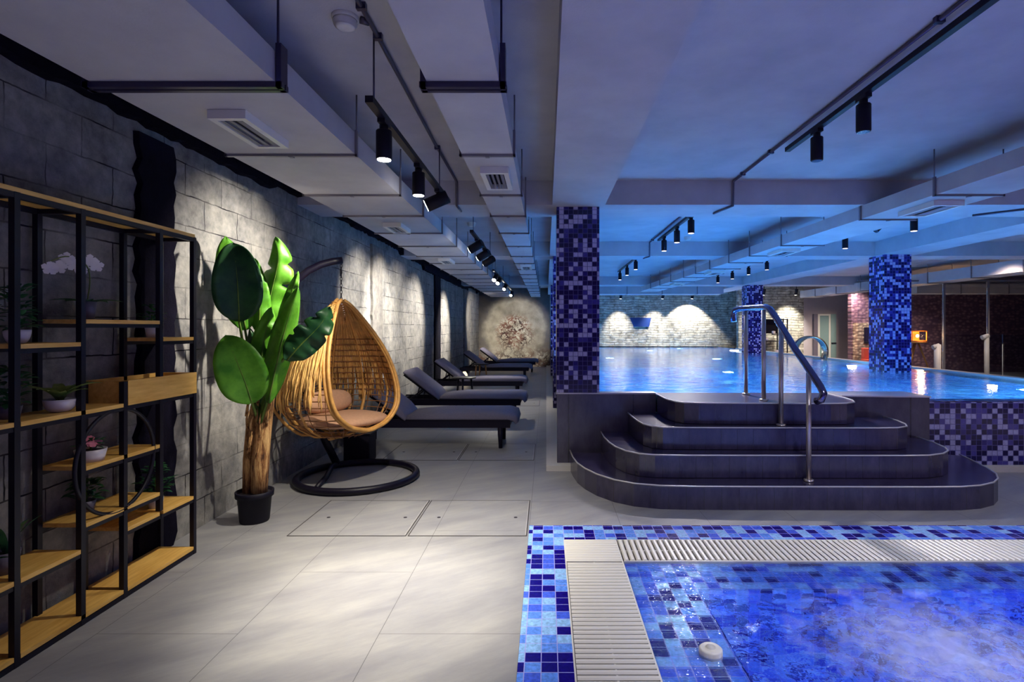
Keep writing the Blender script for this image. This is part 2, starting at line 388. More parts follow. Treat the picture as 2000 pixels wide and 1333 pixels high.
def m_leaf(name, a, b, ribs=True):
    t = NT(name); p = t.obj(); v = t.noise(p, 9, 4)
    c = t.ramp(v, [(0.3, a), (0.7, b)])
    t.set(Base=c, Rough=0.42, Spec=0.35)
    tr = t.n('ShaderNodeBsdfTranslucent', {'Color': c}).outputs[0]
    mx = t.n('ShaderNodeMixShader', {0: 0.3, 1: t.b.outputs[0], 2: tr})
    t.t.links.new(mx.outputs[0], t.out.inputs[0])
    return t.m
M['leaf'] = m_leaf('banana_leaf_green', RGB(62, 128, 22), RGB(112, 178, 50))
M['leaf_dark'] = m_leaf('banana_leaf_dark_green', RGB(18, 58, 34), RGB(44, 92, 46))
M['leaf_stem'] = m_leaf('banana_leaf_stem', RGB(64, 100, 34), RGB(120, 146, 60))
M['foliage'] = m_leaf('small_plant_foliage', RGB(24, 70, 52), RGB(56, 110, 66))
M['foliage_light'] = m_leaf('pale_variegated_foliage', RGB(60, 100, 50), RGB(150, 160, 90))
def m_bark():
    t = NT('fibrous_banana_trunk'); p = t.obj(); s = t.sep(p)
    v = t.noise(t.comb(t.math('MULTIPLY', s[0], 8.0), t.math('MULTIPLY', s[1], 8.0), s[2]), 5, 8, 0.75)
    t.set(Base=t.ramp(v, [(0.38, RGB(60, 30, 22)), (0.46, RGB(168, 112, 62)), (0.6, RGB(236, 190, 124))]), Rough=0.85); t.bump(v, 1.0, 0.02); return t.m
M['bark'] = m_bark()

def m_water(name, tint, scale, strength, refr=0.0, dist=0.03, foam=None):
    t = NT(name); t.t.nodes.remove(t.b); p = t.pos()
    h = t.math('ADD', t.noise(p, scale, 3, 0.5), t.math('MULTIPLY', t.noise(p, scale*3.3, 2, 0.5), 0.35))
    b = t.n('ShaderNodeBump', {'Height': h, 'Strength': strength, 'Distance': dist}).outputs[0]
    gl = t.n('ShaderNodeBsdfGlossy', {'Color': (1, 1, 1, 1), 'Roughness': 0.03, 'Normal': b}).outputs[0]
    tr = t.n('ShaderNodeBsdfTransparent', {'Color': tint}).outputs[0]
    if refr:
        rf = t.n('ShaderNodeBsdfRefraction', {'Color': tint, 'Roughness': 0.02, 'IOR': 1.33, 'Normal': b}).outputs[0]
        tr = t.n('ShaderNodeMixShader', {0: refr, 1: tr, 2: rf}).outputs[0]
    fr = t.n('ShaderNodeFresnel', {'IOR': 1.33 if foam else 1.26, 'Normal': b}).outputs[0]
    if not foam:
        tl = t.n('ShaderNodeBsdfTranslucent', {'Color': (0.72, 0.86, 1, 1)}).outputs[0]
        tr = t.n('ShaderNodeMixShader', {0: 0.13, 1: tr, 2: tl}).outputs[0]
    m = t.n('ShaderNodeMixShader', {0: fr, 1: tr, 2: gl}).outputs[0]
    if foam:
        s = t.sep(p)
        dx = t.math('DIVIDE', t.math('SUBTRACT', s[0], foam[0]), foam[2]); dy = t.math('DIVIDE', t.math('SUBTRACT', s[1], foam[1]), foam[3])
        r = t.math('SQRT', t.math('ADD', t.math('MULTIPLY', dx, dx), t.math('MULTIPLY', dy, dy)))
        mk = t.math('SUBTRACT', t.math('ADD', 0.1, t.math('MULTIPLY', t.noise(p, 7, 7, 0.7), 1.6)), r)
        mk = t.ramp(mk, [(0.1, (0, 0, 0, 1)), (0.9, (0.42, 0.42, 0.42, 1))])
        df = t.n('ShaderNodeBsdfDiffuse', {'Color': RGB(214, 220, 248)}).outputs[0]
        m = t.n('ShaderNodeMixShader', {0: mk, 1: m, 2: df}).outputs[0]
    t.t.links.new(m, t.out.inputs[0]); return t.m
M['pool_water'] = m_water('pool_water', (0.78, 0.93, 1.0, 1), 6.0, 0.3, refr=0.7)
M['spa_water'] = m_water('spa_water', (0.80, 0.86, 1.0, 1), 9.0, 0.3, refr=0.7, dist=0.05, foam=(1.62, 2.25, 0.75, 0.75))
def m_glass():
    t = NT('clear_glass_panel'); t.t.nodes.remove(t.b)
    gl = t.n('ShaderNodeBsdfGlossy', {'Color': (0.9, 0.95, 1, 1), 'Roughness': 0.03}).outputs[0]
    tr = t.n('ShaderNodeBsdfTransparent', {'Color': (0.86, 0.9, 0.92, 1)}).outputs[0]
    fr = t.n('ShaderNodeFresnel', {'IOR': 1.45}).outputs[0]
    m = t.n('ShaderNodeMixShader', {0: fr, 1: tr, 2: gl}).outputs[0]
    t.t.links.new(m, t.out.inputs[0]); return t.m
M['glass'] = m_glass()
M['door_glass'] = plain('frosted_green_glass', RGB(120, 148, 150), 0.25)
M['spout'] = plain('polished_spout_steel', RGB(206, 180, 150), 0.2, 0.9)
M['panel_blue'] = plain('dark_blue_glass_plaque', RGB(30, 50, 104), 0.3)

# ------------------------------------------------------------------ the hall shell
ZC = H + 1.34      # slab
ZB = H + 1.12      # underside of the beams
WX = -2.26
def st_box(name, a, b, mat, label=None, bevel=0): return struct(MB().box(a, b).build(name, M[mat], bevel=bevel), label)
# floor, open where the spa basin goes down
SPX0, SPX1, SPY0, SPY1 = -0.11, 4.4, -0.6, 3.66
fl = MB()
fl.box((WX-0.2, -3.0, -0.1), (SPX0, 21.0, 0)); fl.box((SPX0, SPY1, -0.1), (SPX1, 5.3, 0)); fl.box((SPX1, -3.0, -0.1), (16.0, 5.3, 0)); fl.box((SPX0, -3.0, -0.1), (SPX1, SPY0, 0))
fl.box((6.3, 5.3, -0.1), (16.0, 21.0, 0)); fl.box((SPX0, 5.3, -0.1), (0.3, 21.0, 0)); fl.box((0.3, 19.8, -0.1), (6.3, 21.0, 0))
struct(fl.build('floor', M['floor']))
st_box('ceiling', (WX-0.2, -3.0, ZC), (16.0, 21.0, ZC+0.1), 'ceiling')
st_box('wall_left', (WX-0.2, -3.0, 0), (WX, 18.7, ZC), 'block')
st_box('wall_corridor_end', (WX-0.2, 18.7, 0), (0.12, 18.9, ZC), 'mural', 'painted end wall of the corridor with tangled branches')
st_box('wall_pool_end', (0.12, 19.8, 0), (8.0, 20.0, ZC), 'stone')
st_box('wall_pool_corner', (6.2, 18.0, 0), (8.3, 18.2, ZC), 'stone')
st_box('wall_grey', (8.3, 18.0, 0), (9.95, 18.2, ZC), 'grey_wall')
st_box('wall_back', (9.02, 16.5, 0), (16.0, 16.7, ZC), 'scale_plum')
st_box('wall_right', (15.8, -3.0, 0), (16.0, 16.5, ZC), 'dark_wall')
st_box('trim_lit', (9.06, 16.44, 0), (10.35, 16.5, 1.45), 'scale_lit', 'pale scale panel painted as the lit patch of the back wall')
# cross beams and long beams
beams = [('y', 5.07, 5.62), ('y', 8.66, 9.15), ('y', 14.5, 15.0)]
bi = 1
for k, a, b in beams:
    m = MB().box((WX, a, ZB), (0.055, b, ZC)).box((0.535, a, ZB), (5.1, b, ZC)).box((5.66, a, ZB), (15.8, b, ZC))
    struct(m.build('trim_%d' % bi, M['ceiling']), 'painted concrete cross beam'); bi += 1
for a, b in ((0.055, 0.535), (5.1, 5.66)):
    struct(MB().box((a, -3.0 if a < 1 else 2.0, ZB), (b, 18.7, ZC)).build('trim_%d' % bi, M['ceiling']), 'long painted concrete beam over the pillars'); bi += 1

# rough dark columns and the rough band at the top of the left wall
def jag_panel(name, y0, y1, z0, z1, mat, thick=0.03, top=False, amp=0.02):
    pts = []
    rnd = random.Random(int(y0*100)+3)
    if not top:
        n = 34
        L = []; Rr = []
        for i in range(n+1):
            z = z0 + (z1-z0)*i/n
            L.append((y0 + rnd.uniform(-amp, amp), z)); Rr.append((y1 + rnd.uniform(-amp, amp), z))
        vs = []; fs = []
        for i in range(n+1):
            vs += [(WX-0.01, L[i][0], L[i][1]), (WX+thick, L[i][0]+0.01, L[i][1]), (WX+thick, Rr[i][0]-0.01, L[i][1]), (WX-0.01, Rr[i][0], L[i][1])]
        for i in range(n):
            for k in range(3): fs.append((i*4+k, i*4+k+1, (i+1)*4+k+1, (i+1)*4+k))
        fs.append((0, 1, 2, 3)); fs.append((n*4, n*4+1, n*4+2, n*4+3))
        mb = MB().add(vs, fs)
    else:
        n = int((y1-y0)/0.07); mb = MB(); base = z0
        vs = []; fs = []
        for i in range(n+1):
            y = y0 + (y1-y0)*i/n
            if rnd.random() < 0.06: base = z0 + rnd.choice((-0.09, 0.0, 0.03, 0.08, -0.04))
            z = base + rnd.uniform(-0.012, 0.012)
            vs += [(WX-0.01, y, z), (WX+thick, y, z+0.01), (WX+thick, y, z1), (WX-0.01, y, z1)]
        for i in range(n):
            for k in range(3): fs.append((i*4+k, i*4+k+1, (i+1)*4+k+1, (i+1)*4+k))
        fs.append((0, 1, 2, 3)); fs.append((n*4, n*4+1, n*4+2, n*4+3))
        mb.add(vs, fs)
    return struct(mb.build(name, M[mat]))
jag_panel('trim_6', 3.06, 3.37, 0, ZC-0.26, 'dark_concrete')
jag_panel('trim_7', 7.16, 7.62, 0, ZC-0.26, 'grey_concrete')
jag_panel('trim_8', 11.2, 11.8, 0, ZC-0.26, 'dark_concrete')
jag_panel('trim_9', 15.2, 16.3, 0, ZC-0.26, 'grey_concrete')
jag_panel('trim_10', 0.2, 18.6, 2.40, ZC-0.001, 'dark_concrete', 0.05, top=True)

# ------------------------------------------------------------------ the pool
WL = 0.63
basin = MB()
def pl(mb, pts): mb.add(pts, [tuple(range(len(pts)))])
PX0, PX1, PY0, PY1, PZ = 0.3, 6.1, 5.28, 19.8, -0.75
pl(basin, [(PX0, PY0, PZ), (PX1, PY0, PZ), (PX1, PY1, PZ), (PX0, PY1, PZ)])
pl(basin, [(PX0, PY0, PZ), (PX0, PY1, PZ), (PX0, PY1, WL+0.02), (PX0, PY0, WL+0.02)])
pl(basin, [(PX1, PY0, PZ), (PX1, PY1, PZ), (PX1, PY1, WL), (PX1, PY0, WL)])
pl(basin, [(PX0, PY0, PZ), (PX1, PY0, PZ), (PX1, PY0, WL-0.01), (PX0, PY0, WL-0.01)])
pl(basin, [(PX0, PY1, PZ), (PX1, PY1, PZ), (PX1, PY1, WL+0.02), (PX0, PY1, WL+0.02)])
struct(basin.build('floor_pool_basin', M['pool_basin'], fix=False), 'blue mosaic basin of the raised pool')
wat = MB(); pl(wat, [(PX0, PY0-0.02, WL), (PX1+0.05, PY0-0.02, WL), (PX1+0.05, PY1, WL), (PX0, PY1, WL)])
tag(wat.build('pool_water', M['pool_water'], fix=False), 'glowing blue water filling the raised pool', 'water', kind='stuff')
st_box('wall_pool_side', (0.17, 5.28, 0.0), (0.3, 19.8, WL+0.03), 'slate_wall')
st_box('wall_pool_front', (0.1, 5.17, 0.05), (1.015, 5.28, 0.688), 'slate_wall')
struct(MB().prism([(2.625, 5.275), (2.625, 4.96), (3.365, 4.9), (3.365, 5.275)], 0.0, 0.688).build('wall_pool_ledge', M['slate_wall']))
st_box('wall_pool_mosaic', (3.365, 5.09, 0.05), (6.15, 5.28, WL-0.008), 'wall_mosaic')
st_box('trim_11', (6.1, 5.28, 0.0), (6.26, 18.0, WL+0.02), 'white_curb', 'pale stone edge of the pool on the deck side')
mb = MB().box((0.0, 5.06, 0), (0.17, 18.6, 0.05)).box((0.17, 5.06, 0), (0.6, 5.17, 0.05)).box((3.2, 5.02, 0), (6.2, 5.09, 0.05)); mb.box((0.17,5.17,0),(0.6,5.18,0.049))
struct(mb.build('baseboard_pool', M['white_curb']), 'low white curb along the foot of the pool')
tag(MB().box((0.09, 5.16, 0.6885), (1.012, 5.279, 0.70)).build('coping', M['metal_trim']), 'thin pale edge strip on the dark ledge beside the first pillar', 'edge strip')
tag(MB().prism([(2.625, 5.279), (2.625, 4.952), (3.375, 4.89), (3.375, 5.279)], 0.6885, 0.70).build('coping', M['metal_trim']), 'thin pale edge strip on the ledge right of the steps', 'edge strip')

# mosaic pillars
def pillar(x0, y0, s, z0, label):
    o = MB().box((x0, y0, z0), (x0+s, y0+s, ZB)).build('pillar', M['pillar_mosaic']); tag(o, label, 'pillar', 'mosaic tiled pillars'); return o
pillar(0.095, 5.155, 0.395, 0.702, 'big blue mosaic pillar standing on the dark ledge left of the steps')
p2 = pillar(0.105, 8.70, 0.39, 0.052, 'blue mosaic pillar in shade, directly behind the nearest pillar')
p3 = pillar(0.115, 14.55, 0.39, 0.052, 'farthest mosaic pillar of the left row, a sliver at the corridor end')
pillar(5.15, 8.5, 0.41, -0.75, 'blue and lilac mosaic pillar rising from the water on the right')
pillar(5.24, 14.55, 0.41, -0.75, 'small distant mosaic pillar in the water behind the handrail')

# ------------------------------------------------------------------ steps with metal nosing
outl = [
 [(0.22,5.16),(0.232,4.9),(0.26,4.68),(0.31,4.5),(0.39,4.32),(0.506,4.16),(0.64,4.06),(0.82,4.0),(1.05,3.985),(1.4,3.98),(2.7,3.97),(2.95,3.975),(3.12,4.01),(3.28,4.09),(3.40,4.2),(3.49,4.33),(3.56,4.5),(3.62,4.7),(3.67,4.88),(3.7,5.0)],
 [(0.505,5.16),(0.508,4.9),(0.525,4.69),(0.56,4.5),(0.62,4.35),(0.71,4.25),(0.82,4.21),(1.0,4.2),(2.7,4.19),(2.88,4.2),(3.03,4.26),(3.14,4.36),(3.2,4.48),(3.24,4.66),(3.25,4.9)],
 [(0.755,5.16),(0.76,4.9),(0.77,4.7),(0.79,4.55),(0.84,4.45),(0.92,4.4),(1.1,4.39),(2.6,4.37),(2.76,4.38),(2.87,4.44),(2.93,4.55),(2.97,4.72),(2.98,4.94)],
 [(1.02,5.25),(1.025,4.9),(1.035,4.76),(1.07,4.64),(1.13,4.57),(1.24,4.54),(1.5,4.53),(2.3,4.51),(2.44,4.53),(2.54,4.60),(2.59,4.72),(2.61,4.85),(2.615,5.25)]]
zs = [0.0, 0.172, 0.345, 0.52, 0.692]
stp = thing('pool_steps', (1.8, 4.6, 0), 'four dark slate steps with rounded corners leading up to the pool', 'steps')
for i, o_ in enumerate(outl):
    yb = 5.16 if i < 3 else 5.27
    poly = list(o_)
    if i < 3: poly = poly + [(poly[-1][0]-0.01, 4.885), (2.61, 4.885), (2.61, 5.16)]
    poly[0] = (poly[0][0], yb)
    if i == 0: poly = o_[:-2] + [(3.67, 4.95), (3.55, 5.01), (3.38, 5.01), (3.38, 4.885), (2.61, 4.885), (2.61, 5.05)]
    if i == 0: poly = [(0.22, 5.05)] + poly[1:]
    st = MB().prism(poly, zs[i], zs[i+1]-0.004).build('step', M['slate'], stp)
    pts = [(x, y, zs[i+1]-0.004) for x, y in o_]
    MB().tube(pts, 0.0062, 6).build('nosing', M['metal_trim'], stp)

# ------------------------------------------------------------------ handrail
hr = thing('handrail', (1.9, 4.12, 0.17), 'polished steel handrail on four posts climbing the pool steps', 'handrail')
posts = [((1.835, 5.13, 0.69), 1.455), ((1.83, 4.70, 0.69), 1.45), ((1.88, 4.47, 0.52), 1.30), ((1.937, 4.12, 0.172), 1.0)]
for (x, y, z), t_ in posts:
    p = MB().cyl((x, y, z), (x, y, t_), 0.0185, 14).build('post', M['steel'], hr)
    MB().lathe((x, y, z), [(0.0, 0.012), (0.034, 0.012), (0.036, 0.0)], 16).build('flange', M['steel'], p)
rp = [(1.80, 5.36, 1.36), (1.80, 5.37, 1.44), (1.806, 5.33, 1.475), (1.815, 5.2, 1.483), (1.83, 4.9, 1.48), (1.84, 4.68, 1.475), (1.845, 4.60, 1.455), (1.86, 4.5, 1.37), (1.90, 4.25, 1.13), (1.935, 4.08, 0.975), (1.96, 3.99, 0.88), (1.965, 3.955, 0.835), (1.95, 3.96, 0.79), (1.935, 4.0, 0.775)]
MB().tube(rp, 0.0265, 16).build('rail', M['rail_steel'], hr)

# ------------------------------------------------------------------ spa (whirlpool) in the floor
st_box('floor_spa_border', (SPX0, 3.42, -0.1), (SPX1, SPY1, 0.004), 'spa_mosaic', 'blue mosaic border along the far side of the whirlpool')
st_box('floor_spa_border_left', (SPX0, SPY0, -0.1), (0.105, 3.42, 0.004), 'spa_mosaic', 'blue mosaic border along the left side of the whirlpool')
ch = MB().box((0.105, SPY0, -0.1), (0.43, 3.42, -0.03)); ch.box((0.43, 3.10, -0.1), (SPX1, 3.42, -0.03))
struct(ch.build('floor_drain_channel', M['channel']), 'drain channel under the white grates')
def slat(mb, axis, a, b0, b1, w_, z):
    # rounded slat profile
    prof = [(-w_/2, z-0.018), (-w_/2, z-0.005), (-w_/4, z), (w_/4, z), (w_/2, z-0.005), (w_/2, z-0.018)]
    vs = []
    for e in (b0, b1):
        for (q, zz) in prof:
            vs.append((e, a+q, zz) if axis == 'x' else (a+q, e, zz))
    n = len(prof); mb.add(vs, [(i, i+1, n+i+1, n+i) for i in range(n-1)] + [tuple(range(n)), tuple(range(n, 2*n))])
g1 = thing('drain_grate', (0.27, 1.4, 0), 'white slatted drain grate running toward the viewer left of the whirlpool', 'grate')
mb = MB(); y = 0.62
while y < 3.08: slat(mb, 'x', y, 0.115, 0.42, 0.024, 0.006); y += 0.0345
slb = mb.build('slats', M['grate'], g1)
mb = MB()
for x in (0.108, 0.265, 0.423): mb.box((x-0.003, 0.5, -0.03), (x+0.004, 3.418, 0.003 if x != 0.265 else -0.002))
mb.box((0.112, 3.10, -0.02), (0.42, 3.418, 0.0035)); mb.build('rim', M['grate'], g1)
mb = MB(); y = 3.12
while y < 3.41: slat(mb, 'x', y, 0.115, 0.42, 0.024, 0.008); y += 0.0345
mb.build('corner_piece', M['grate'], g1)
g2 = thing('drain_grate', (2.2, 3.26, 0), 'white slatted drain grate running across behind the whirlpool', 'grate')
mb = MB(); x = 0.45
while x < SPX1-0.02: slat(mb, 'y', x, 3.115, 3.41, 0.024, 0.006); x += 0.0345
mb.build('slats', M['grate'], g2)
mb = MB()
for y in (3.108, 3.262, 3.415): mb.box((0.432, y-0.003, -0.03), (SPX1, y+0.003, 0.003 if y != 3.262 else -0.002))
mb.build('rim', M['grate'], g2)
sb = MB()
def wallq(a, b, z0, z1): pl(sb, [(a[0], a[1], z0), (b[0], b[1], z0), (b[0], b[1], z1), (a[0], a[1], z1)])
IX, IY = 0.76, 2.80
sb.box((0.43, IY, -0.12), (SPX1, 3.10, -0.022)); sb.box((0.43, SPY0, -0.12), (IX, IY, -0.022))
struct(sb.build('floor_spa_ledge', M['spa_mosaic']), 'shallow mosaic ledge just under the whirlpool water')
sb = MB()
wallq((IX+0.003, SPY0), (IX+0.003, IY), -0.42, -0.024); wallq((IX, IY-0.003), (SPX1, IY-0.003), -0.42, -0.024); wallq((SPX1, SPY0), (SPX1, IY), -0.9, -0.022); wallq((IX, SPY0), (SPX1, SPY0), -0.9, -0.022)
pl(sb, [(IX, SPY0, -0.42), (IX+0.45, SPY0, -0.42), (IX+0.45, IY, -0.42), (IX, IY, -0.42)])
pl(sb, [(IX+0.45, IY-0.45, -0.42), (SPX1, IY-0.45, -0.42), (SPX1, IY, -0.42), (IX+0.45, IY, -0.42)])
wallq((IX+0.45, SPY0), (IX+0.45, IY-0.45), -0.9, -0.42); wallq((IX+0.45, IY-0.45), (SPX1, IY-0.45), -0.9, -0.42)
pl(sb, [(IX+0.45, SPY0, -0.9), (SPX1, SPY0, -0.9), (SPX1, IY-0.45, -0.9), (IX+0.45, IY-0.45, -0.9)])
struct(sb.build('floor_spa_basin', M['spa_basin'], fix=False), 'blue mosaic whirlpool basin')
# churning water surface
def spa_surface():
    from mathutils import noise as mn
    nx, ny = 190, 170; vs = []; fs = []
    x0, x1, y0, y1 = 0.43, SPX1, 0.9, 3.105
    for j in range(ny+1):
        for i in range(nx+1):
            x = x0 + (x1-x0)*i/nx; y = y0 + (y1-y0)*j/ny
            e = min(1.0, max(0.0, min((x-0.55)/0.5, (3.0-y)/0.5)))
            r = math.hypot((x-1.7)/0.9, (y-2.2)/0.6); a = e*(0.3+1.2*math.exp(-r*r))
            z = 0.014*a*mn.noise(Vector((x*7, y*7, 0))) + 0.013*a*mn.noise(Vector((x*17, y*17, 3))) + 0.006*a*mn.noise(Vector((x*40, y*40, 7)))
            vs.append((x, y, -0.003 + z))
    for j in range(ny):
        for i in range(nx):
            k = j*(nx+1)+i; fs.append((k, k+1, k+nx+2, k+nx+1))
    mb = MB().add(vs, fs, True); return mb.build('whirlpool_water', M['spa_water'], fix=False)
tag(spa_surface(), 'churning blue whirlpool water with white foam', 'water', kind='stuff')
for (x, y) in ((1.25, 2.1), (2.3, 2.15), (3.4, 2.1), (1.3, 1.1), (2.6, 0.9)):
    lamp('POINT', (x, y, -0.30), 1.4, (0.42, 0.55, 1.0), 'whirlpool_fill', 0.05)  # unseen lamps added under the surface to light the basin
bt = thing('air_button', (0.66, 2.24, -0.022), 'round white air button on the mosaic ledge of the whirlpool', 'button')
MB().lathe((0.66, 2.24, -0.022), [(0, 0.04), (0.022, 0.04), (0.025, 0.034), (0.038, 0.04), (0.046, 0.033), (0.047, 0.0)], 28).build('rim', M['grate'], bt)
MB().lathe((0.66, 2.24, -0.022), [(0, 0.043), (0.018, 0.043), (0.021, 0.034)], 20).build('cap', M['white_curb'], bt)

# ------------------------------------------------------------------ floor hatches
def hatch(x0, x1, y0, y1, label, holes=True):
    t = thing('floor_hatch', ((x0+x1)/2, (y0+y1)/2, 0), label, 'floor hatch', 'access hatches set in the tiled floor')
    e = 0.006
    MB().box((x0, y0, 0.0005), (x1, y0+e, 0.003)).box((x0, y1-e, 0.0005), (x1, y1, 0.003)).box((x0, y0+e, 0.0005), (x0+e, y1-e, 0.003)).box((x1-e, y0+e, 0.0005), (x1, y1-e, 0.003)).build('seam', M['seam'], t)
    MB().box((x0+e+0.001, y0+e+0.001, 0.0), (x1-e-0.001, y1-e-0.001, 0.0025)).build('cover', M['floor'], t)
    MB().box((x1-e-0.006, y0+e+0.01, 0.002), (x1-e-0.002, y1-e-0.01, 0.0042)).build('edge_strip', M['metal_trim'], t)
    for hx in (x0+0.13, x1-0.09):
        MB().lathe((hx, (y0+y1)/2-0.02, 0.0026), [(0, 0.001), (0.012, 0.001), (0.013, 0)], 12).build('lifting_hole', M['hole'], t)
pos_l = ['near the plant pot', 'in front of the first lounger', 'beneath the third lounger']
for (ya, yb, w1) in ((3.48, 4.20, 'in the bright floor in front of the swing chair'), (5.47, 6.24, 'beneath the nearest lounger'), (9.3, 10.0, 'beneath the third lounger')):
    hatch(-1.62, -0.875, ya, yb, 'left floor hatch ' + w1); hatch(-0.865, -0.12, ya, yb, 'right floor hatch ' + w1)

# ------------------------------------------------------------------ ceiling ducts with brackets
def duct(name, x0f, x1f, y0, y1, z0, z1, label, brackets, mat='duct', thick_first=False, side=1, rods=True, group='rectangular ventilation ducts'):
    """x0f/x1f give left and right edge as a function of depth"""
    t = thing(name, ((x0f(y0)+x1f(y0))/2, y0, z0), label, 'duct', group)
    n = 8; ys = [y0 + (y1-y0)*i/n for i in range(n+1)]
    vs = []; fs = []
    for y in ys: vs += [(x0f(y), y, z0), (x1f(y), y, z0), (x1f(y), y, z1), (x0f(y), y, z1)]
    for i in range(n):
        for k in range(4): fs.append((i*4+k, i*4+(k+1) % 4, (i+1)*4+(k+1) % 4, (i+1)*4+k))
    fs += [(0, 1, 2, 3), (n*4, n*4+1, n*4+2, n*4+3)]
    MB().add(vs, fs).build('casing', M[mat], t)
    for i, y in enumerate(brackets):
        a, b = x0f(y), x1f(y); big = thick_first and i == 0
        m = MB(); e = 0.024 if big else 0.011
        if big:
            for q in (0, 0.034):
                m.box((a-0.03, y+q-0.012, z0-0.024), (b+0.03, y+q+0.012, z0-0.001))
            m.box((b+0.004, y-0.012, z0-0.024), (b+0.026, y+0.046, z1+0.03)); m.box((a-0.026, y-0.012, z0-0.024), (a-0.004, y+0.046, z1+0.03))
        else:
            m.box((a-0.015, y-e, z0-0.014), (b+0.015, y+e, z0-0.001))
            m.box((b+0.001, y-e, z0-0.014), (b+0.014, y+e, z1+0.012)); m.box((a-0.014, y-e, z0-0.014), (a-0.001, y+e, z1+0.012))
            m.box(((a+b)/2-0.012, y-e-0.004, z0-0.019), ((a+b)/2+0.012, y+e+0.004, z0-0.014))
        if rods:
            for xr in (a-0.009, b+0.009): m.cyl((xr, y, z1), (xr, y, ZC if not any(p[1] <= y <= p[2] for p in beams) else ZB), 0.005, 6)
        m.build('bracket', M['bracket_dark'] if big else M['bracket'], t)
    return t
BR = [2.27, 3.21, 4.18, 4.96, 5.86, 6.8, 7.75, 8.6, 9.5, 10.4, 11.3, 12.2, 13.1, 14.0, 15.2, 16.2, 17.2]
duct('ventilation_duct', lambda y: -1.86+0.07*min(1, max(0, (y-2)/3)), lambda y: -1.10, 0.2, 18.0, 2.30, 2.425, 'wide grey ventilation duct along the block wall', BR, thick_first=True)
duct('ventilation_duct', lambda y: -0.485, lambda y: -0.192, 0.2, 18.0, 2.30, 2.425, 'narrow grey ventilation duct over the middle of the corridor', BR, thick_first=True)
fx = lambda y: 2.95-0.03*(y-3)
duct('ventilation_duct', fx, lambda y: fx(y)+0.50, 1.2, 15.3, 2.30, 2.42, 'grey ventilation duct crossing above the pool', [4.18, 5.12, 6.73, 7.7, 8.5, 9.4, 10.2, 11.0, 12.0, 13.0, 14.0])
duct('ventilation_duct', lambda y: 8.0, lambda y: 8.5, 7.5, 17.6, 2.25, 2.46, 'bluish lit ventilation duct beyond the right-hand pillar', [8.2, 9.35, 10.5, 11.7, 13.0, 14.2, 15.4, 16.6])
def xduct(x0, x1, y0, y1, z0, z1, label, brs):
    t = thing('ventilation_duct', ((x0+x1)/2, y0, z0), label, 'duct', 'rectangular ventilation ducts')
    MB().box((x0, y0, z0), (x1, y1, z1)).build('casing', M['duct'], t)
    for x in brs:
        MB().box((x-0.012, y0-0.014, z0-0.014), (x+0.012, y0-0.001, z1+0.01)).box((x-0.012, y0-0.014, z0-0.014), (x+0.012, y1, z0-0.001)).cyl((x, y0-0.006, z1), (x, y0-0.006, ZC), 0.006, 6).build('bracket', M['bracket'], t)
    return t
xduct(0.6, 5.05, 15.9, 16.5, 2.27, 2.52, 'cross duct in front of the far stone wall', [1.4, 2.3, 3.3, 4.3])
xduct(9.3, 15.6, 14.0, 14.5, 2.17, 2.40, 'pale cross duct above the plum back wall', [10.4, 11.6, 12.8, 14.0])

# vents under the ducts
def vent(x0, x1, y0, y1, z, label, nslot=2):
    t = thing('air_vent', ((x0+x1)/2, (y0+y1)/2, z), label, 'vent', 'air vents under the ducts')
    h = 0.042; f = 0.03 if x1-x0 > 0.16 else 0.022
    m = MB().box((x0, y0, z-h), (x1, y0+f, z-0.001)).box((x0, y1-f, z-h), (x1, y1, z-0.001)).box((x0, y0+f, z-h), (x0+f, y1-f, z-0.001)).box((x1-f, y0+f, z-h), (x1, y1-f, z-0.001))
    m.build('frame', M['vent_white'], t)
    MB().box((x0+f, y0+f, z-0.008), (x1-f, y1-f, z-0.002)).build('backing', M['black_matte'], t)
    n = nslot + 1; w_ = (x1-x0-2*f)/n
    for i in range(n):
        xa = x0+f+i*w_
        MB().box((xa+w_*0.12, y0+f+0.002, z-h+0.004), (xa+w_*(0.62 if i < n-1 else 0.8), y1-f-0.002, z-h+0.009)).build('slat', M['vent_grey'], t)
vent(-1.55, -1.375, 2.55, 2.98, 2.30, 'long air vent nearest the viewer under the wide wall duct', 2)
vent(-1.55, -1.375, 5.28, 5.66, 2.30, 'second air vent along the wide wall duct')
vent(-1.55, -1.375, 7.98, 8.4, 2.30, 'third air vent along the wide wall duct, far down the corridor')
vent(-0.41, -0.235, 3.45, 3.88, 2.30, 'nearer air vent under the narrow corridor duct', 3)
vent(-0.41, -0.235, 8.75, 9.2, 2.30, 'distant air vent under the narrow corridor duct', 3)
for y, l in ((4.36, 'largest air vent under the duct crossing above the pool'), (7.0, 'second air vent under the pool duct, right of the far spotlights'), (9.7, 'third air vent under the pool duct'), (12.2, 'farthest small air vent under the pool duct')):
    vent(fx(y)+0.12, fx(y)+0.36, y, y+0.45, 2.30, l, 1)

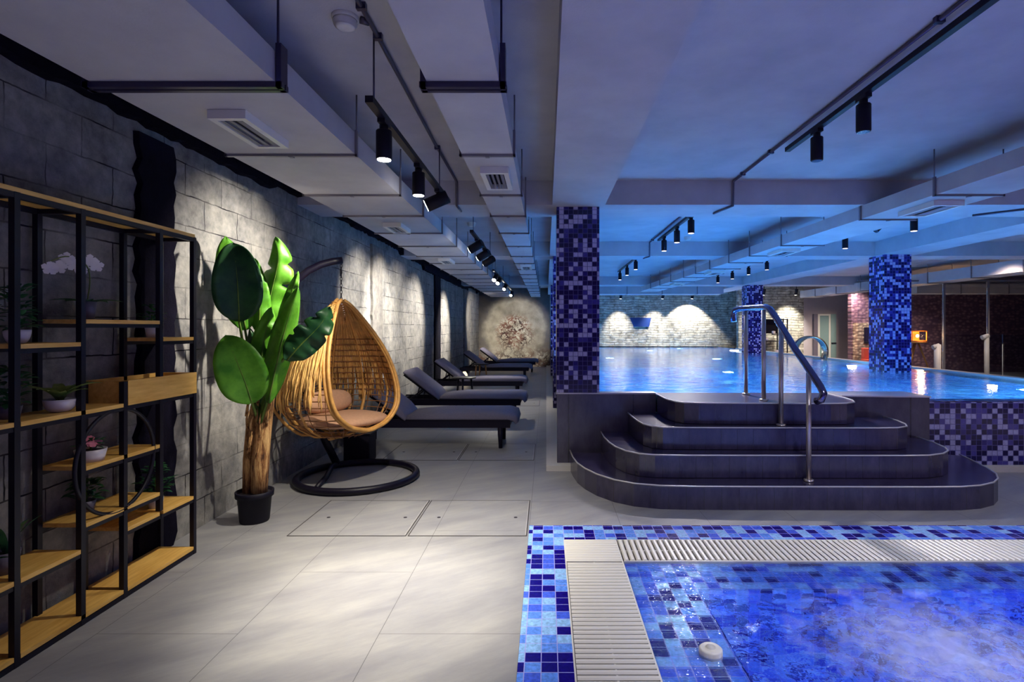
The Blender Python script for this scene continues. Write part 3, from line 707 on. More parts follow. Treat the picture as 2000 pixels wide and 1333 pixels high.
# ------------------------------------------------------------------ tracks, spotlights, conduits, detectors
def track(x, y0, y1, z, label, wires=(), h=0.03):
    t = thing('light_track', (x, (y0+y1)/2, z), label, 'light track')
    MB().box((x-0.018, y0, z-h), (x+0.018, y1, z)).build('rail', M['black'], t)
    for y in wires: MB().cyl((x, y, z), (x, y, ZC), 0.0045, 6).build('suspension_wire', M['pipe'], t)
    return t
def spot(x, y, ztop, d, state, label, group, L=0.135, r=0.038):
    """spotlight hanging from a rail underside at ztop, barrel pointing along d"""
    t = thing('spotlight', (x, y, ztop), label, 'spotlight', group)
    d = Vector(d).normalized(); down = d.z < -0.98
    MB().box((x-0.018, y-0.05, ztop-0.02), (x+0.018, y+0.05, ztop-0.0005)).build('adapter', M['black'], t)
    pv = Vector((x, y, ztop-0.045 if down else ztop-0.075))
    MB().cyl((x, y, ztop-0.02), pv, 0.012 if not down else 0.022, 10).build('stem', M['black'], t)
    a = pv if down else pv - d*L*0.45
    b = a + d*L
    up = Vector((0, 0, 1)) if abs(d.z) < 0.9 else Vector((1, 0, 0))
    m = MB().tube([a, a+d*0.004, b-d*0.004, b], [r*0.92, r, r, r*0.94], 24); m.build('barrel', M['black_matte'], t)
    MB().tube([b-d*0.001, b+d*0.003], r*0.84, 24).build('lens', M[{'on': 'lens_on', 'dim': 'lens_dim', 'off': 'lens_off'}[state]], t)
    return b + d*0.012
SPG1 = 'black spotlights along the corridor ceiling'; SPG2 = 'black spotlights above the pool'
TX = -0.785; TZ = 2.33
track(TX, 2.47, 4.47, TZ, 'black suspended light track nearest the viewer, over the bright floor', (2.54, 4.1))
track(TX, 5.85, 7.95, TZ, 'black light track in the middle of the corridor, behind the cross beam', (6.0, 7.8))
track(-0.93, 9.8, 15.3, TZ, 'long dark light track at the far end of the corridor', (10.2, 12.0, 14.0))
b = spot(TX, 2.70, TZ-0.03, (0, 0, -1), 'on', 'lit black spotlight nearest the viewer on the suspended track', SPG1, 0.14)
lamp('SPOT', b, 150, WARM, 'spot_beam', 0.03, (TX+0.02, 2.58, 0), 50, 1.0)
lamp('SPOT', b, 34, WARM, 'spot_beam', 0.03, (TX-0.1, 2.6, 0), 104, 0.9)
b = spot(TX, 3.43, TZ-0.03, (0, 0, -1), 'on', 'second lit black spotlight on the near suspended track', SPG1, 0.14)
lamp('SPOT', b, 90, WARM, 'spot_beam', 0.03, (TX+0.1, 3.2, 0), 70, 1.0)
lamp('SPOT', b, 85, WARM, 'spot_beam', 0.03, (TX-0.3, 4.1, 0), 100, 0.8)
dvec = (-0.9, -0.1, -0.42)
b = spot(TX, 4.05, TZ-0.03, dvec, 'on', 'tilted black spotlight at the end of the near track, aimed at the block wall', SPG1, 0.17, 0.048)
lamp('SPOT', b, 150, WARM, 'spot_beam', 0.03, (WX, 4.08, 1.5), 76, 0.8)
for y, ty, lab, pw in ((6.3, 6.75, 'tilted black spotlight, first on the middle track, aimed at the block wall', 130), (7.05, 7.55, 'tilted black spotlight, second on the middle track', 260), (7.7, 8.5, 'tilted black spotlight, last on the middle track', 100)):
    b = spot(TX, y, TZ-0.03, (WX-TX, (ty-y)*1.0, -0.75), 'on', lab, SPG1, 0.17, 0.048)
    lamp('SPOT', b, pw, WARM, 'spot_beam', 0.03, (WX, ty, 1.5), 62, 0.8)
for y, tgt, lab, pw in ((10.2, (WX, 9.6, 1.4), 'lit spotlight, first of the four at the corridor end', 190), (10.95, (-1.0, 9.4, 0), 'lit spotlight, second of the four at the corridor end', 80),
                        (12.6, (WX, 12.3, 1.3), 'lit spotlight, third of the four at the corridor end', 260), (15.0, (WX, 16.8, 1.3), 'lit spotlight, last of the four, closest to the mural', 220)):
    b = spot(-0.93, y, TZ-0.03, (-0.25, -0.75, -0.7), 'on', lab, SPG1, 0.15, 0.042)
    lamp('SPOT', b + Vector((0, 0, -0.02)), pw, WARM, 'spot_beam', 0.03, tgt, 66, 0.8)
b = spot(-0.93, 15.28, TZ-0.03, (0, 0.8, -0.6), 'off', 'dark spotlight aimed at the mural wall', SPG1, 0.15, 0.042)
lamp('SPOT', b, 240, WARM, 'spot_beam', 0.03, (-1.0, 18.7, 1.2), 44, 0.5)

# track on the slab over the spa and the ones over the pool
def slab_track(x, y0, y1, label): return track(x, y0, y1, ZC-0.035, label)
slab_track(1.745, 0.4, 4.04, 'long black ceiling track above the whirlpool')
spot(1.745, 3.07, ZC-0.065, (0, 0, -1), 'off', 'unlit black spotlight, larger and nearer one above the whirlpool', SPG2, 0.15)
spot(1.745, 3.60, ZC-0.065, (0, 0, -1), 'off', 'unlit black spotlight, second one above the whirlpool', SPG2, 0.15)
slab_track(1.65, 6.25, 8.2, 'short black ceiling track right of the big pillar')
for y, l in ((6.36, 'nearest'), (7.05, 'middle'), (7.82, 'farthest')):
    b = spot(1.65, y, ZC-0.065, (0, 0, -1), 'dim', l + ' of three black spotlights on the track right of the big pillar', SPG2, 0.15)
    lamp('SPOT', b, 150, (1.0, 0.92, 0.95), 'spot_beam', 0.03, (1.75, y-1.5, 0.4), 66, 0.9)
slab_track(1.65, 10.1, 12.8, 'distant black ceiling track with three small spotlights')
for y, l in ((10.3, 'nearest'), (11.4, 'middle'), (12.5, 'farthest')):
    spot(1.65, y, ZC-0.065, (0, 0, -1), 'dim', l + ' of three tiny spotlights on the distant pool track', SPG2, 0.15)
RY = [(6.3, 'big spotlight under the ceiling at the upper right'), (6.95, None), (7.75, 'shiny spotlight left of the tilted one'), (10.5, 'nearest of four small spotlights before the far pillar'), (11.45, 'second of four small spotlights before the far pillar'), (12.45, 'third of four small spotlights before the far pillar'), (13.5, 'farthest of four small spotlights before the far pillar')]
for y, l in RY:
    if l is None: spot(4.15, y, ZC-0.0, (-0.75, -0.2, -0.65), 'off', 'tilted black spotlight over the right side of the pool', SPG2, 0.15)
    else: spot(4.15, y, ZC-0.06 if y != 7.75 else ZC-0.05, (0, 0, -1), 'dim', l, SPG2, 0.14)
for y, l in RY:
    if l is not None: tag(MB().box((4.13, y-0.07, ZC-0.062), (4.17, y+0.07, ZC)).build('mounting_block', M['black']), 'mounting block of the ' + l, 'mount')
for x, l, pw, dx in ((2.55, 'left', 190, 0), (4.0, 'middle', 190, -0.15), (5.0, 'right', 220, 0)):
    b = spot(x, 19.1, 2.50, (dx, 0.35, -1), 'on', l + ' of three spotlights washing the far stone wall', 'spotlights along the far walls', 0.22, 0.05)
    tag(MB().cyl((x, 19.1, 2.50), (x, 19.1, ZC), 0.012, 8).build('hanger_rod', M['black']), 'rod holding the %s far wall spotlight' % l, 'rod')
    lamp('SPOT', b, pw, WARM, 'spot_beam', 0.03, (x+dx*1.5, 19.8, 1.2), 92 if l == 'right' else 60, 0.25 if l == 'right' else 0.9)
for x, l, pw in ((6.75, 'corner wall spotlight above the black shelf', 130), (7.75, 'corner wall spotlight left of the door', 160)):
    b = spot(x, 17.3, 2.50, (0, 0.4, -1), 'on', l, 'spotlights along the far walls', 0.18, 0.045)
    tag(MB().cyl((x, 17.3, 2.50), (x, 17.3, ZC), 0.012, 8).build('hanger_rod', M['black']), 'rod holding the ' + l, 'rod')
    lamp('SPOT', b, pw, WARM, 'spot_beam', 0.03, (x, 18.0, 1.3), 70, 0.8)

def conduit(pts, label, r=0.011, clips=()):
    t = thing('conduit', pts[0], label, 'pipe', 'thin conduits under the ceiling')
    MB().tube(pts, r, 8).build('pipe', M['pipe'], t)
    for c in clips: MB().box((c[0]-0.02, c[1]-0.012, c[2]-0.014), (c[0]+0.02, c[1]+0.012, c[2]+0.014)).build('clip', M['bracket_dark'], t)
z = ZC-0.014
conduit([(-0.74, 0.6, z), (-0.765, 2.5, z), (-0.80, 4.0, z), (-0.81, 5.05, z), (-0.81, 5.055, ZB-0.012), (-0.81, 5.3, ZB-0.012)], 'dark conduit on the ceiling above the near light track', clips=[(-0.762, 2.3, z), (-0.766, 2.54, z), (-0.80, 4.1, z)])
conduit([(-0.66, 5.64, ZB+0.06), (-0.66, 5.65, z), (-0.6, 7.5, z), (-0.6, 8.6, z)], 'conduit on the corridor ceiling behind the cross beam')
conduit([(1.69, 0.6, z), (1.69, 5.05, z), (1.69, 5.055, ZB-0.012), (1.62, 5.4, ZB-0.012)], 'long conduit beside the whirlpool light track', clips=[(1.69, 2.4, z), (1.69, 4.2, z), (1.69, 4.8, z)])
conduit([(1.60, 6.1, z), (1.60, 8.64, z), (1.60, 8.645, ZB-0.012), (1.55, 8.9, ZB-0.012)], 'conduit beside the track right of the big pillar', clips=[(1.6, 8.4, z)])
conduit([(4.62, 3.0, z), (4.62, 5.05, z), (4.62, 5.055, ZB-0.012), (4.2, 5.5, ZB-0.012)], 'conduit on the ceiling at the upper right edge')
def detector(x, y, label):
    t = thing('smoke_detector', (x, y, ZC), label, 'smoke detector', 'round ceiling smoke detectors')
    MB().lathe((x, y, ZC), [(0.055, 0), (0.056, -0.012), (0.05, -0.016)], 24).build('base', M['vent_white'], t)
    MB().lathe((x, y, ZC), [(0.047, -0.014), (0.052, -0.026), (0.045, -0.028), (0.049, -0.036), (0.04, -0.038), (0.043, -0.045), (0.03, -0.052), (0, -0.054)], 24).build('cap', M['vent_white'], t)
detector(-0.865, 2.40, 'round white smoke detector on the ceiling nearest the viewer')
detector(-0.95, 7.1, 'small round smoke detector far along the corridor ceiling')
detector(2.08, 8.2, 'small round smoke detector on the ceiling above the pool')
conduit([(-0.80, 2.40, z), (-0.77, 2.42, z)], 'short conduit stub joining the near smoke detector', 0.016)

# ------------------------------------------------------------------ loungers
def lounger(label, loc):
    t = thing('sun_lounger', loc, label, 'sun lounger', 'grey sun loungers in a row along the corridor')
    X, Y, _ = loc
    W_ = 0.60; y0, y1 = Y, Y+W_
    def padprof(pts, name, th=0.075):
        # pad along a path in X-Z with rounded edges
        mb = MB(); n = len(pts); vs = []; fs = []
        secs = [(0.0, 0.25), (0.012, 0.75), (0.035, 1.0), (W_-0.035, 1.0), (W_-0.012, 0.75), (W_, 0.25)]
        ring = []
        for i, (x, z) in enumerate(pts):
            a = Vector(pts[max(0, i-1)]); b2 = Vector(pts[min(n-1, i+1)]); d = (b2-a).normalized(); nr = Vector((-d.y, d.x))
            if nr.y < 0: nr = -nr
            e = 0.55 if i in (0, n-1) else 1.0
            row = []
            for (q, k) in secs: row.append((X+x+nr.x*th*k*e, y0+q, z+nr.y*th*k*e))
            for (q, k) in secs[::-1]: row.append((X+x, y0+q, z))
            ring.append(row)
        m = len(ring[0])
        for row in ring: vs += row
        for i in range(n-1):
            for k in range(m): fs.append((i*m+k, i*m+(k+1) % m, (i+1)*m+(k+1) % m, (i+1)*m+k))
        fs.append(tuple(range(m))); fs.append(tuple((n-1)*m+k for k in range(m)))
        mb.add(vs, fs, True); return mb.build(name, M['fabric'], t)
    sz = 0.315
    padprof([(0.0, sz-0.05), (-0.03, sz-0.012), (-0.08, sz), (-0.4, sz), (-0.8, sz), (-1.17, sz)], 'seat_cushion')
    padprof([(-1.19, sz-0.012), (-1.3, sz+0.07), (-1.5, sz+0.225), (-1.66, sz+0.345), (-1.685, sz+0.36)], 'back_cushion')
    MB().box((X-1.78, y0+0.02, 0.225), (X-0.06, y0+0.055, 0.312)).box((X-1.78, y1-0.055, 0.225), (X-0.06, y1-0.02, 0.312)).box((X-1.78, y0+0.055, 0.24), (X-1.72, y1-0.055, 0.30)).box((X-0.12, y0+0.055, 0.24), (X-0.06, y1-0.055, 0.30)).box((X-1.16, y0+0.056, 0.285), (X-0.13, y1-0.056, 0.31)).build('frame', M['frame_dark'], t)
    br = MB(); 
    for yy in (y0+0.04, y1-0.04): br.tube([(X-1.21, yy, sz-0.02), (X-1.68, yy, sz+0.335)], 0.015, 8)
    br.tube([(X-1.21, y0+0.04, sz-0.02), (X-1.21, y1-0.04, sz-0.02)], 0.012, 8); br.build('back_frame', M['frame_dark'], t)
    for yy in (y0+0.07, y1-0.07): MB().tube([(X-1.42, yy, sz+0.13), (X-1.62, yy, 0.29)], 0.01, 8).tube([(X-1.47, yy, sz+0.16), (X-1.52, yy, 0.27)], 0.008, 8).build('prop_bar', M['frame_dark'], t)
    for xx in (X-0.17, X-1.68):
        for yy in (y0+0.05, y1-0.05):
            MB().tube([(xx, yy, 0.235), (xx+0.005, yy, 0.0)], [0.028, 0.02], 12).build('leg', M['frame_dark'], t)
    return t
LG = 'grey sun loungers in a row along the corridor'
l0 = lounger('nearest grey sun lounger, its head behind the rattan swing chair', (-0.33, 5.98, 0))
for loc, lab in (((-0.30, 7.72, 0), 'second grey sun lounger with its raised back clear of the swing chair'), ((-0.38, 10.3, 0), 'third grey sun lounger, behind a dark three-legged side table'),
                 ((-0.38, 13.9, 0), 'fourth sun lounger, behind the side table with wooden legs'), ((-0.26, 16.3, 0), 'farthest pale sun lounger directly before the mural')):
    dup(l0, loc, lab, LG)
def side_table(x, y, h, legmat, label):
    t = thing('side_table', (x, y, 0), label, 'side table')
    MB().lathe((x, y, h), [(0, 0), (0.19, 0), (0.2, -0.01), (0.19, -0.02), (0, -0.02)], 28).build('table_top', M['black'], t)
    for k in range(3):
        a = 2*PI*k/3+0.5
        MB().tube([(x+0.12*math.cos(a), y+0.12*math.sin(a), h-0.02), (x+0.17*math.cos(a), y+0.17*math.sin(a), 0)], [0.018, 0.012], 10).build('leg', M[legmat], t)
side_table(-1.34, 9.1, 0.50, 'frame_dark', 'dark round side table between the second and third loungers')
side_table(-1.52, 12.9, 0.47, 'leg_wood', 'round side table with wooden legs between the third and fourth loungers')
vs_ = thing('candle_holder', (-1.95, 13.3, 0), 'small glowing pale lamp on the floor behind the third lounger', 'lamp')
MB().lathe((-1.95, 13.3, 0), [(0, 0), (0.06, 0), (0.08, 0.04), (0.07, 0.2), (0.03, 0.26), (0, 0.26)], 18).build('shade', emit('glowing_shade', (1, 0.8, 0.5, 1), 0.8), vs_)

# ------------------------------------------------------------------ rattan swing chair
stand = thing('swing_chair_stand', (-1.62, 4.80, 0), 'black curved steel stand with ring base holding the swing chair', 'stand')
ring = [(-1.62+0.49*math.cos(a), 4.80+0.49*math.sin(a), 0.032) for a in [2*PI*i/56 for i in range(56)]]
MB().tube(ring, 0.03, 12, closed=True).build('base_ring', M['black_chair'], stand)
MB().tube([at(617, 955, 4.50) * 1.0, Vector((-1.86, 4.72, 0.04)), Vector((-1.93, 5.02, 0.05)), Vector((-1.93, 5.16, 0.05))], 0.022, 10).build('cross_bar', M['black_chair'], stand)
pp = [(-1.93, 5.14, 0.05), (-1.985, 5.05, 0.25), (-2.06, 4.98, 0.5), (-2.13, 4.9, 0.8), (-2.175, 4.78, 1.1), (-2.17, 4.68, 1.36), (-2.13, 4.62, 1.56), (-2.05, 4.60, 1.70), (-1.97, 4.62, 1.775), (-1.88, 4.66, 1.83), (-1.80, 4.70, 1.86), (-1.735, 4.74, 1.875)]
MB().tube(pp, [0.034]*7+[0.03]*5, 14).build('pole', M['black_chair'], stand)
AX, AY = -1.745, 4.74
n2 = Vector((0.866, -0.5, 0)); u2 = Vector((0.5, 0.866, 0))
Rt = [(1.535, 0.0), (1.52, 0.045), (1.45, 0.11), (1.35, 0.19), (1.2, 0.30), (1.05, 0.38), (0.9, 0.435), (0.75, 0.465), (0.62, 0.45), (0.52, 0.39), (0.44, 0.29), (0.39, 0.17), (0.37, 0.0)]
Ct = [(1.535, 0.0), (1.45, 0.05), (1.3, 0.12), (1.15, 0.18), (1.0, 0.235), (0.8, 0.29), (0.6, 0.33), (0.47, 0.335), (0.36, 0.34)]
def interp(tb, z):
    for (a, va), (b3, vb) in zip(tb, tb[1:]):
        if a >= z >= b3:
            f = (a-z)/(a-b3+1e-9); f2 = f; return va+(vb-va)*f2
    return tb[-1][1] if z < tb[-1][0] else tb[0][1]
def egg(z, psi, off=0.0):
    r = interp(Rt, z)+off
    p = Vector((AX, AY, z)) + n2*(r*math.cos(psi)) + u2*(r*math.sin(psi)); return p
def inside(z, psi): return interp(Rt, z)*math.cos(psi) <= interp(Ct, z)+0.002
ec = thing('swing_chair', (AX, AY, 0.37), 'golden rattan teardrop swing chair hanging by a chain', 'swing chair')
# rim
rim = []
zz = [1.53, 1.5, 1.44, 1.36, 1.26, 1.15, 1.04, 0.93, 0.82, 0.72, 0.63, 0.56, 0.51, 0.485]
for z in zz:
    r = interp(Rt, z); c = min(interp(Ct, z), r); wv = math.sqrt(max(0, r*r-c*c)); rim.append((z, c, wv))
nearr = [Vector((AX, AY, z))+n2*c-u2*wv for z, c, wv in rim]; farr = [Vector((AX, AY, z))+n2*c+u2*wv for z, c, wv in rim]
bot = Vector((AX, AY, 0.462))+n2*0.325
loop = nearr + [bot] + farr[::-1]
def smooth_loop(pts, k=2):
    for _ in range(k):
        q = []
        for i in range(len(pts)-1): q += [pts[i]*0.75+pts[i+1]*0.25, pts[i]*0.25+pts[i+1]*0.75]
        pts = [pts[0]] + q + [pts[-1]]
    return pts
loop = smooth_loop(loop)
m = MB()
for off_n, off_o in ((0, 0), (-0.022, 0.014), (0.02, 0.006)):
    cen = Vector((AX, AY, 0.9))+n2*0.26
    m.tube([p + n2*off_n + (p-cen).normalized()*off_o for p in loop], 0.0145, 8)
m.build('rim', M['rattan'], ec)
# back contour frame: vertical canes and lower hoops
m = MB()
for ps in [R(a) for a in (80, 115, 150, 180, 210, 245, 280)]:
    pts = [egg(z, ps) for z in [1.52-0.05*i for i in range(24)] if inside(z, ps)]
    if len(pts) > 2: m.tube(pts, 0.010, 6)
# the two oblique hoops under the seat
for k, tilt in ((0.03, 0.10), (-0.13, 0.26)):
    pts = []
    for i in range(31):
        a = R(62)+ (R(298)-R(62))*i/30
        pts.append(None)
    arc = []
    for i in range(31):
        s_ = -1 + 2*i/30.0; ang = s_*R(88)
        lat = 0.455*math.sin(ang); dep = k
        zb_ = 0.9-0.55*math.cos(ang)
        r = interp(Rt, max(0.375, zb_)); 
        lat = max(-r, min(r, lat)); nn_ = -tilt - 0.25*(zb_-0.37)
        arc.append(Vector((AX, AY, zb_)) + u2*lat + n2*nn_)
    m.tube(arc, 0.013, 8)
m.build('frame_canes', M['rattan'], ec)
m = MB()
zr = 1.2
while zr > 0.39:
    seg = []
    for i in range(73):
        ps = R(5*i)
        if inside(zr, ps): seg.append(egg(zr, ps, -0.004))
        elif len(seg) > 1: m.tube(seg, 0.0048, 5); seg = []
        else: seg = []
    if len(seg) > 1: m.tube(seg, 0.0048, 5)
    zr -= 0.052
for i in range(40):
    ps = R(9*i)
    pts = [egg(z, ps, -0.006) for z in [0.95-0.04*k for k in range(15)] if inside(z, ps)]
    if i % 2 == 0 and len(pts) > 1: m.tube(pts, 0.0035, 5)
m.build('weave', M['rattan_dark'], ec)
# hanging straw
m = MB(); rnd = random.Random(5)
for i in range(640):
    ps = R(rnd.uniform(62, 298))
    top = rnd.uniform(1.15, 1.50); ze = rnd.uniform(0.56, 0.86) + 0.08*abs(math.sin(ps*3))
    pts = []; z = top; drift = rnd.uniform(-0.12, 0.12); off = rnd.uniform(0.004, 0.03)
    kk = 0; rmax = 0
    while z > ze:
        r_ = interp(Rt, z); a = ps + drift*(top-z)/0.7 + rnd.uniform(-0.012, 0.012)
        if inside(z, a):
            rmax = max(rmax, r_)
            p = Vector((AX, AY, z)) + (n2*math.cos(a)+u2*math.sin(a))*(rmax+off+0.004*math.sin(z*30+i)); pts.append(p)
        z -= 0.055; kk += 1
    if len(pts) > 2: m.tube(pts, [0.0065]*(len(pts)-1)+[0.003], 5)
st_ = m.build('straw_fringe', M['straw'], ec); st_['kind'] = 'stuff'
m = MB()
for i in range(9):
    z = 1.515-0.018*i; seg = [egg(z, R(a), 0.018) for a in range(60, 301, 10)]
    m.tube(seg, 0.008, 6)
m.build('top_wrap', M['rattan'], ec)
m = MB()
zc_ = 1.87; k = 0
while zc_ > 1.55:
    c = Vector((AX+0.003, AY, zc_-0.013)); a1 = Vector((1, 0, 0)) if k % 2 else Vector((0, 1, 0))
    m.tube([c + a1*0.008*math.cos(t_) + Vector((0, 0, 1))*0.018*math.sin(t_) for t_ in [2*PI*i/10 for i in range(10)]], 0.003, 5, closed=True)
    zc_ -= 0.028; k += 1
m.tube([(AX, AY, 1.80), (AX, AY, 1.74)], 0.009, 8); m.build('chain', M['black'], ec)
cu = thing('seat_pad', (AX, AY, 0.47), 'beige seat pad lying in the rattan swing chair', 'cushion')
cc = Vector((AX, AY, 0.53))+n2*0.04
rotm = Matrix.Rotation(R(-30), 3, 'Z')
MB().ell(cc, (0.32, 0.34, 0.055), 28, 12, rotm, 0.8).build('pad', M['cushion'], cu)
MB().ell(cc+n2*(-0.20)+Vector((0, 0, 0.135)), (0.07, 0.24, 0.10), 24, 12, rotm @ Matrix.Rotation(R(-18), 3, 'Y'), 0.8).build('bolster', M['cushion'], cu)
pb = thing('planter_box', (-1.86, 5.32, 0), 'black box standing on the floor behind the swing chair base', 'box')
MB().box((-1.95, 5.36, 0.0), (-1.70, 5.58, 0.27)).build('body', M['black_matte'], pb, bevel=0.008)
MB().box((-1.96, 5.35, 0.27), (-1.69, 5.59, 0.285)).build('lid', M['black'], pb)

# ------------------------------------------------------------------ banana plant
bp = thing('banana_plant', (-1.965, 3.76, 0), 'tall artificial banana plant in a black pot against the block wall', 'plant')
BX, BY = -1.965, 3.76
MB().lathe((BX, BY, 0), [(0, 0), (0.088, 0), (0.092, 0.01), (0.105, 0.165), (0.118, 0.168), (0.120, 0.205), (0.112, 0.206), (0.108, 0.18), (0, 0.175)], 32).build('pot', M['black_matte'], bp)
MB().lathe((BX, BY, 0), [(0, 0.186), (0.107, 0.184)], 24).build('soil', M['soil'], bp)
m = MB()
def trunk(pts, rs):
    q = []
    m.tube(pts, rs, 14)
trunk([at(507, 962, 3.76), at(508, 920, 3.76), at(510, 880, 3.76), at(515, 840, 3.77), at(522, 800, 3.78), at(530, 765, 3.78), at(535, 740, 3.78)], [0.05, 0.056, 0.055, 0.05, 0.04, 0.028, 0.018])
trunk([at(489, 962, 3.80), at(490, 900, 3.80), at(494, 840, 3.80), at(500, 790, 3.80)], [0.05, 0.05, 0.045, 0.028])
for k in range(16):
    x = 478+random.random()*48; y = 800+random.random()*140
    m.tube([at(x, y, 3.72+random.random()*0.08), at(x+random.uniform(-3, 5), y-26, 3.7), at(x+random.uniform(0, 9), y-44, 3.69)], [0.011, 0.008, 0.002], 5)
m.build('trunk', M['bark'], bp)

def leaf(mid, width, mat, side=None, fold=0.12, wav=0.016, name='leaf', n=26, prof=None, seed=0, asym=(1, 1), notch=()):
    """mid: list of points base->tip ; width half-width"""
    rnd = random.Random(seed); mid = [Vector(p) for p in mid]
    P_ = smooth_loop(mid, 3); L = [0]
    for a, b4 in zip(P_, P_[1:]): L.append(L[-1]+(b4-a).length)
    def pt(t):
        s_ = t*L[-1]
        for i in range(len(P_)-1):
            if L[i+1] >= s_: f = (s_-L[i])/max(1e-9, L[i+1]-L[i]); return P_[i].lerp(P_[i+1], f)
        return P_[-1]
    vs = []; fs = []; nc = 4
    for i in range(n+1):
        t_ = i/n; c = pt(t_); d = (pt(min(1, t_+0.03))-pt(max(0, t_-0.03))).normalized()
        view = Vector((c.x, c.y, c.z-H)).normalized() if side is None else Vector(side)
        sd = d.cross(view).normalized(); nrm = sd.cross(d).normalized()
        w_ = width*((1-math.exp(-(t_+0.02)*7.5))*max(0.0, 1-t_**3.6)**0.75*1.03 + 0.002 if prof is None else prof(t_))
        for j in range(-nc, nc+1):
            q = j/nc; a_ = asym[0] if q < 0 else asym[1]
            wv = wav*math.sin(t_*15+seed+q*1.5)*abs(q) + 0.4*wav*math.sin(t_*37+seed*2)*abs(q)
            for (nt, ns, nd) in notch:
                if q*ns > 0: a_ *= 1-nd*math.exp(-((t_-nt)/0.025)**2)*abs(q)
            vs.append(c + sd*(q*w_*a_) + nrm*(fold*w_*abs(q)**1.3*2 + wv))
    m_ = 2*nc+1
    for i in range(n):
        for j in range(m_-1): fs.append((i*m_+j, i*m_+j+1, (i+1)*m_+j+1, (i+1)*m_+j))
    lf = MB().add(vs, fs, True).build(name, M[mat], bp, fix=False)
    so = lf.modifiers.new('thickness', 'SOLIDIFY'); so.thickness = 0.0015
    rib = MB().tube([pt(i/12)-0.0*Vector((0, 0, 1)) for i in range(13)], [0.006*(1-i/14) for i in range(13)], 6)
    r_ = rib.build('midrib', M['leaf_stem'], lf); r_.matrix_parent_inverse = Matrix.Translation(-Vector((BX, BY, 0)) if False else Vector((0, 0, 0)))
    return lf
def stem(pts, r0=0.012, r1=0.007):
    n = len(pts); pts = smooth_loop([Vector(p) for p in pts], 2); n = len(pts)
    MB().tube(pts, [r0+(r1-r0)*i/(n-1) for i in range(n)], 8).build('stem', M['leaf_stem'], bp)
B0 = at(508, 830, 3.74)
# big dark upright leaf
stem([B0, at(490, 740, 3.72), at(474, 670, 3.66), at(467, 628, 3.6)])
leaf([at(467, 628, 3.60), at(466, 590, 3.57), at(463, 540, 3.54), at(459, 500, 3.52), at(456, 474, 3.55)], 0.150, 'leaf_dark', fold=-0.12, wav=0.006, seed=1)
# paler leaf behind it, only its edges show
stem([B0, at(488, 700, 3.74), at(478, 640, 3.72)])
leaf([at(480, 645, 3.70), at(470, 590, 3.68), at(452, 520, 3.66), at(440, 462, 3.66)], 0.12, 'leaf', fold=0.1, seed=2)
# bright folded leaf in the middle
stem([B0, at(508, 720, 3.82), at(512, 660, 3.82)])
leaf([at(512, 665, 3.80), at(520, 610, 3.80), at(535, 550, 3.80), at(546, 505, 3.79), at(538, 463, 3.78)], 0.105, 'leaf', fold=0.35, wav=0.02, seed=3, asym=(1.25, 0.75), notch=((0.55, -1, 0.55), (0.75, -1, 0.4), (0.68, 1, 0.5)), n=60)
leaf([at(505, 650, 3.74), at(508, 600, 3.73), at(500, 550, 3.73), at(498, 505, 3.75)], 0.075, 'leaf', fold=0.2, seed=4)
# bright lower left leaf
stem([B0, at(500, 810, 3.70), at(490, 780, 3.62)])
leaf([at(492, 788, 3.60), at(482, 755, 3.56), at(468, 720, 3.53), at(455, 688, 3.51), at(440, 655, 3.52)], 0.152, 'leaf', fold=-0.10, wav=0.004, seed=5)
# tall narrow folded leaves to the right
stem([B0, at(520, 790, 3.68), at(526, 770, 3.64)])
leaf([at(524, 788, 3.62), at(535, 735, 3.60), at(550, 670, 3.60), at(566, 610, 3.62), at(583, 560, 3.66)], 0.080, 'leaf', fold=0.45, wav=0.012, seed=6)
leaf([at(545, 640, 3.70), at(560, 600, 3.72), at(572, 565, 3.74), at(583, 530, 3.76)], 0.04, 'leaf', fold=0.3, seed=7)
stem([B0, at(518, 740, 3.72), at(545, 640, 3.70)])
leaf([at(507, 740, 3.68), at(510, 700, 3.67), at(518, 650, 3.68), at(530, 600, 3.72)], 0.075, 'leaf', fold=0.3, seed=8)
leaf([at(500, 780, 3.66), at(496, 730, 3.66), at(498, 690, 3.68), at(488, 640, 3.72)], 0.05, 'leaf_dark', fold=0.3, seed=12)
# dark drooping leaf to the right
stem([B0, at(525, 740, 3.66), at(555, 700, 3.62), at(575, 680, 3.6)])
leaf([at(560, 705, 3.60), at(585, 676, 3.60), at(612, 650, 3.62), at(632, 628, 3.64), at(643, 600, 3.68)], 0.105, 'leaf_dark', fold=0.12, wav=0.02, seed=9, notch=((0.35, 1, 0.3), (0.55, 1, 0.5), (0.78, 1, 0.4), (0.62, -1, 0.3), (0.85, -1, 0.35)), n=60)
leaf([at(510, 790, 3.70), at(530, 740, 3.67), at(560, 690, 3.66), at(590, 640, 3.68)], 0.05, 'leaf_dark', fold=0.25, seed=10)
leaf([at(535, 690, 3.66), at(545, 650, 3.66), at(556, 620, 3.68), at(562, 590, 3.7)], 0.05, 'leaf_dark', fold=0.25, seed=11)

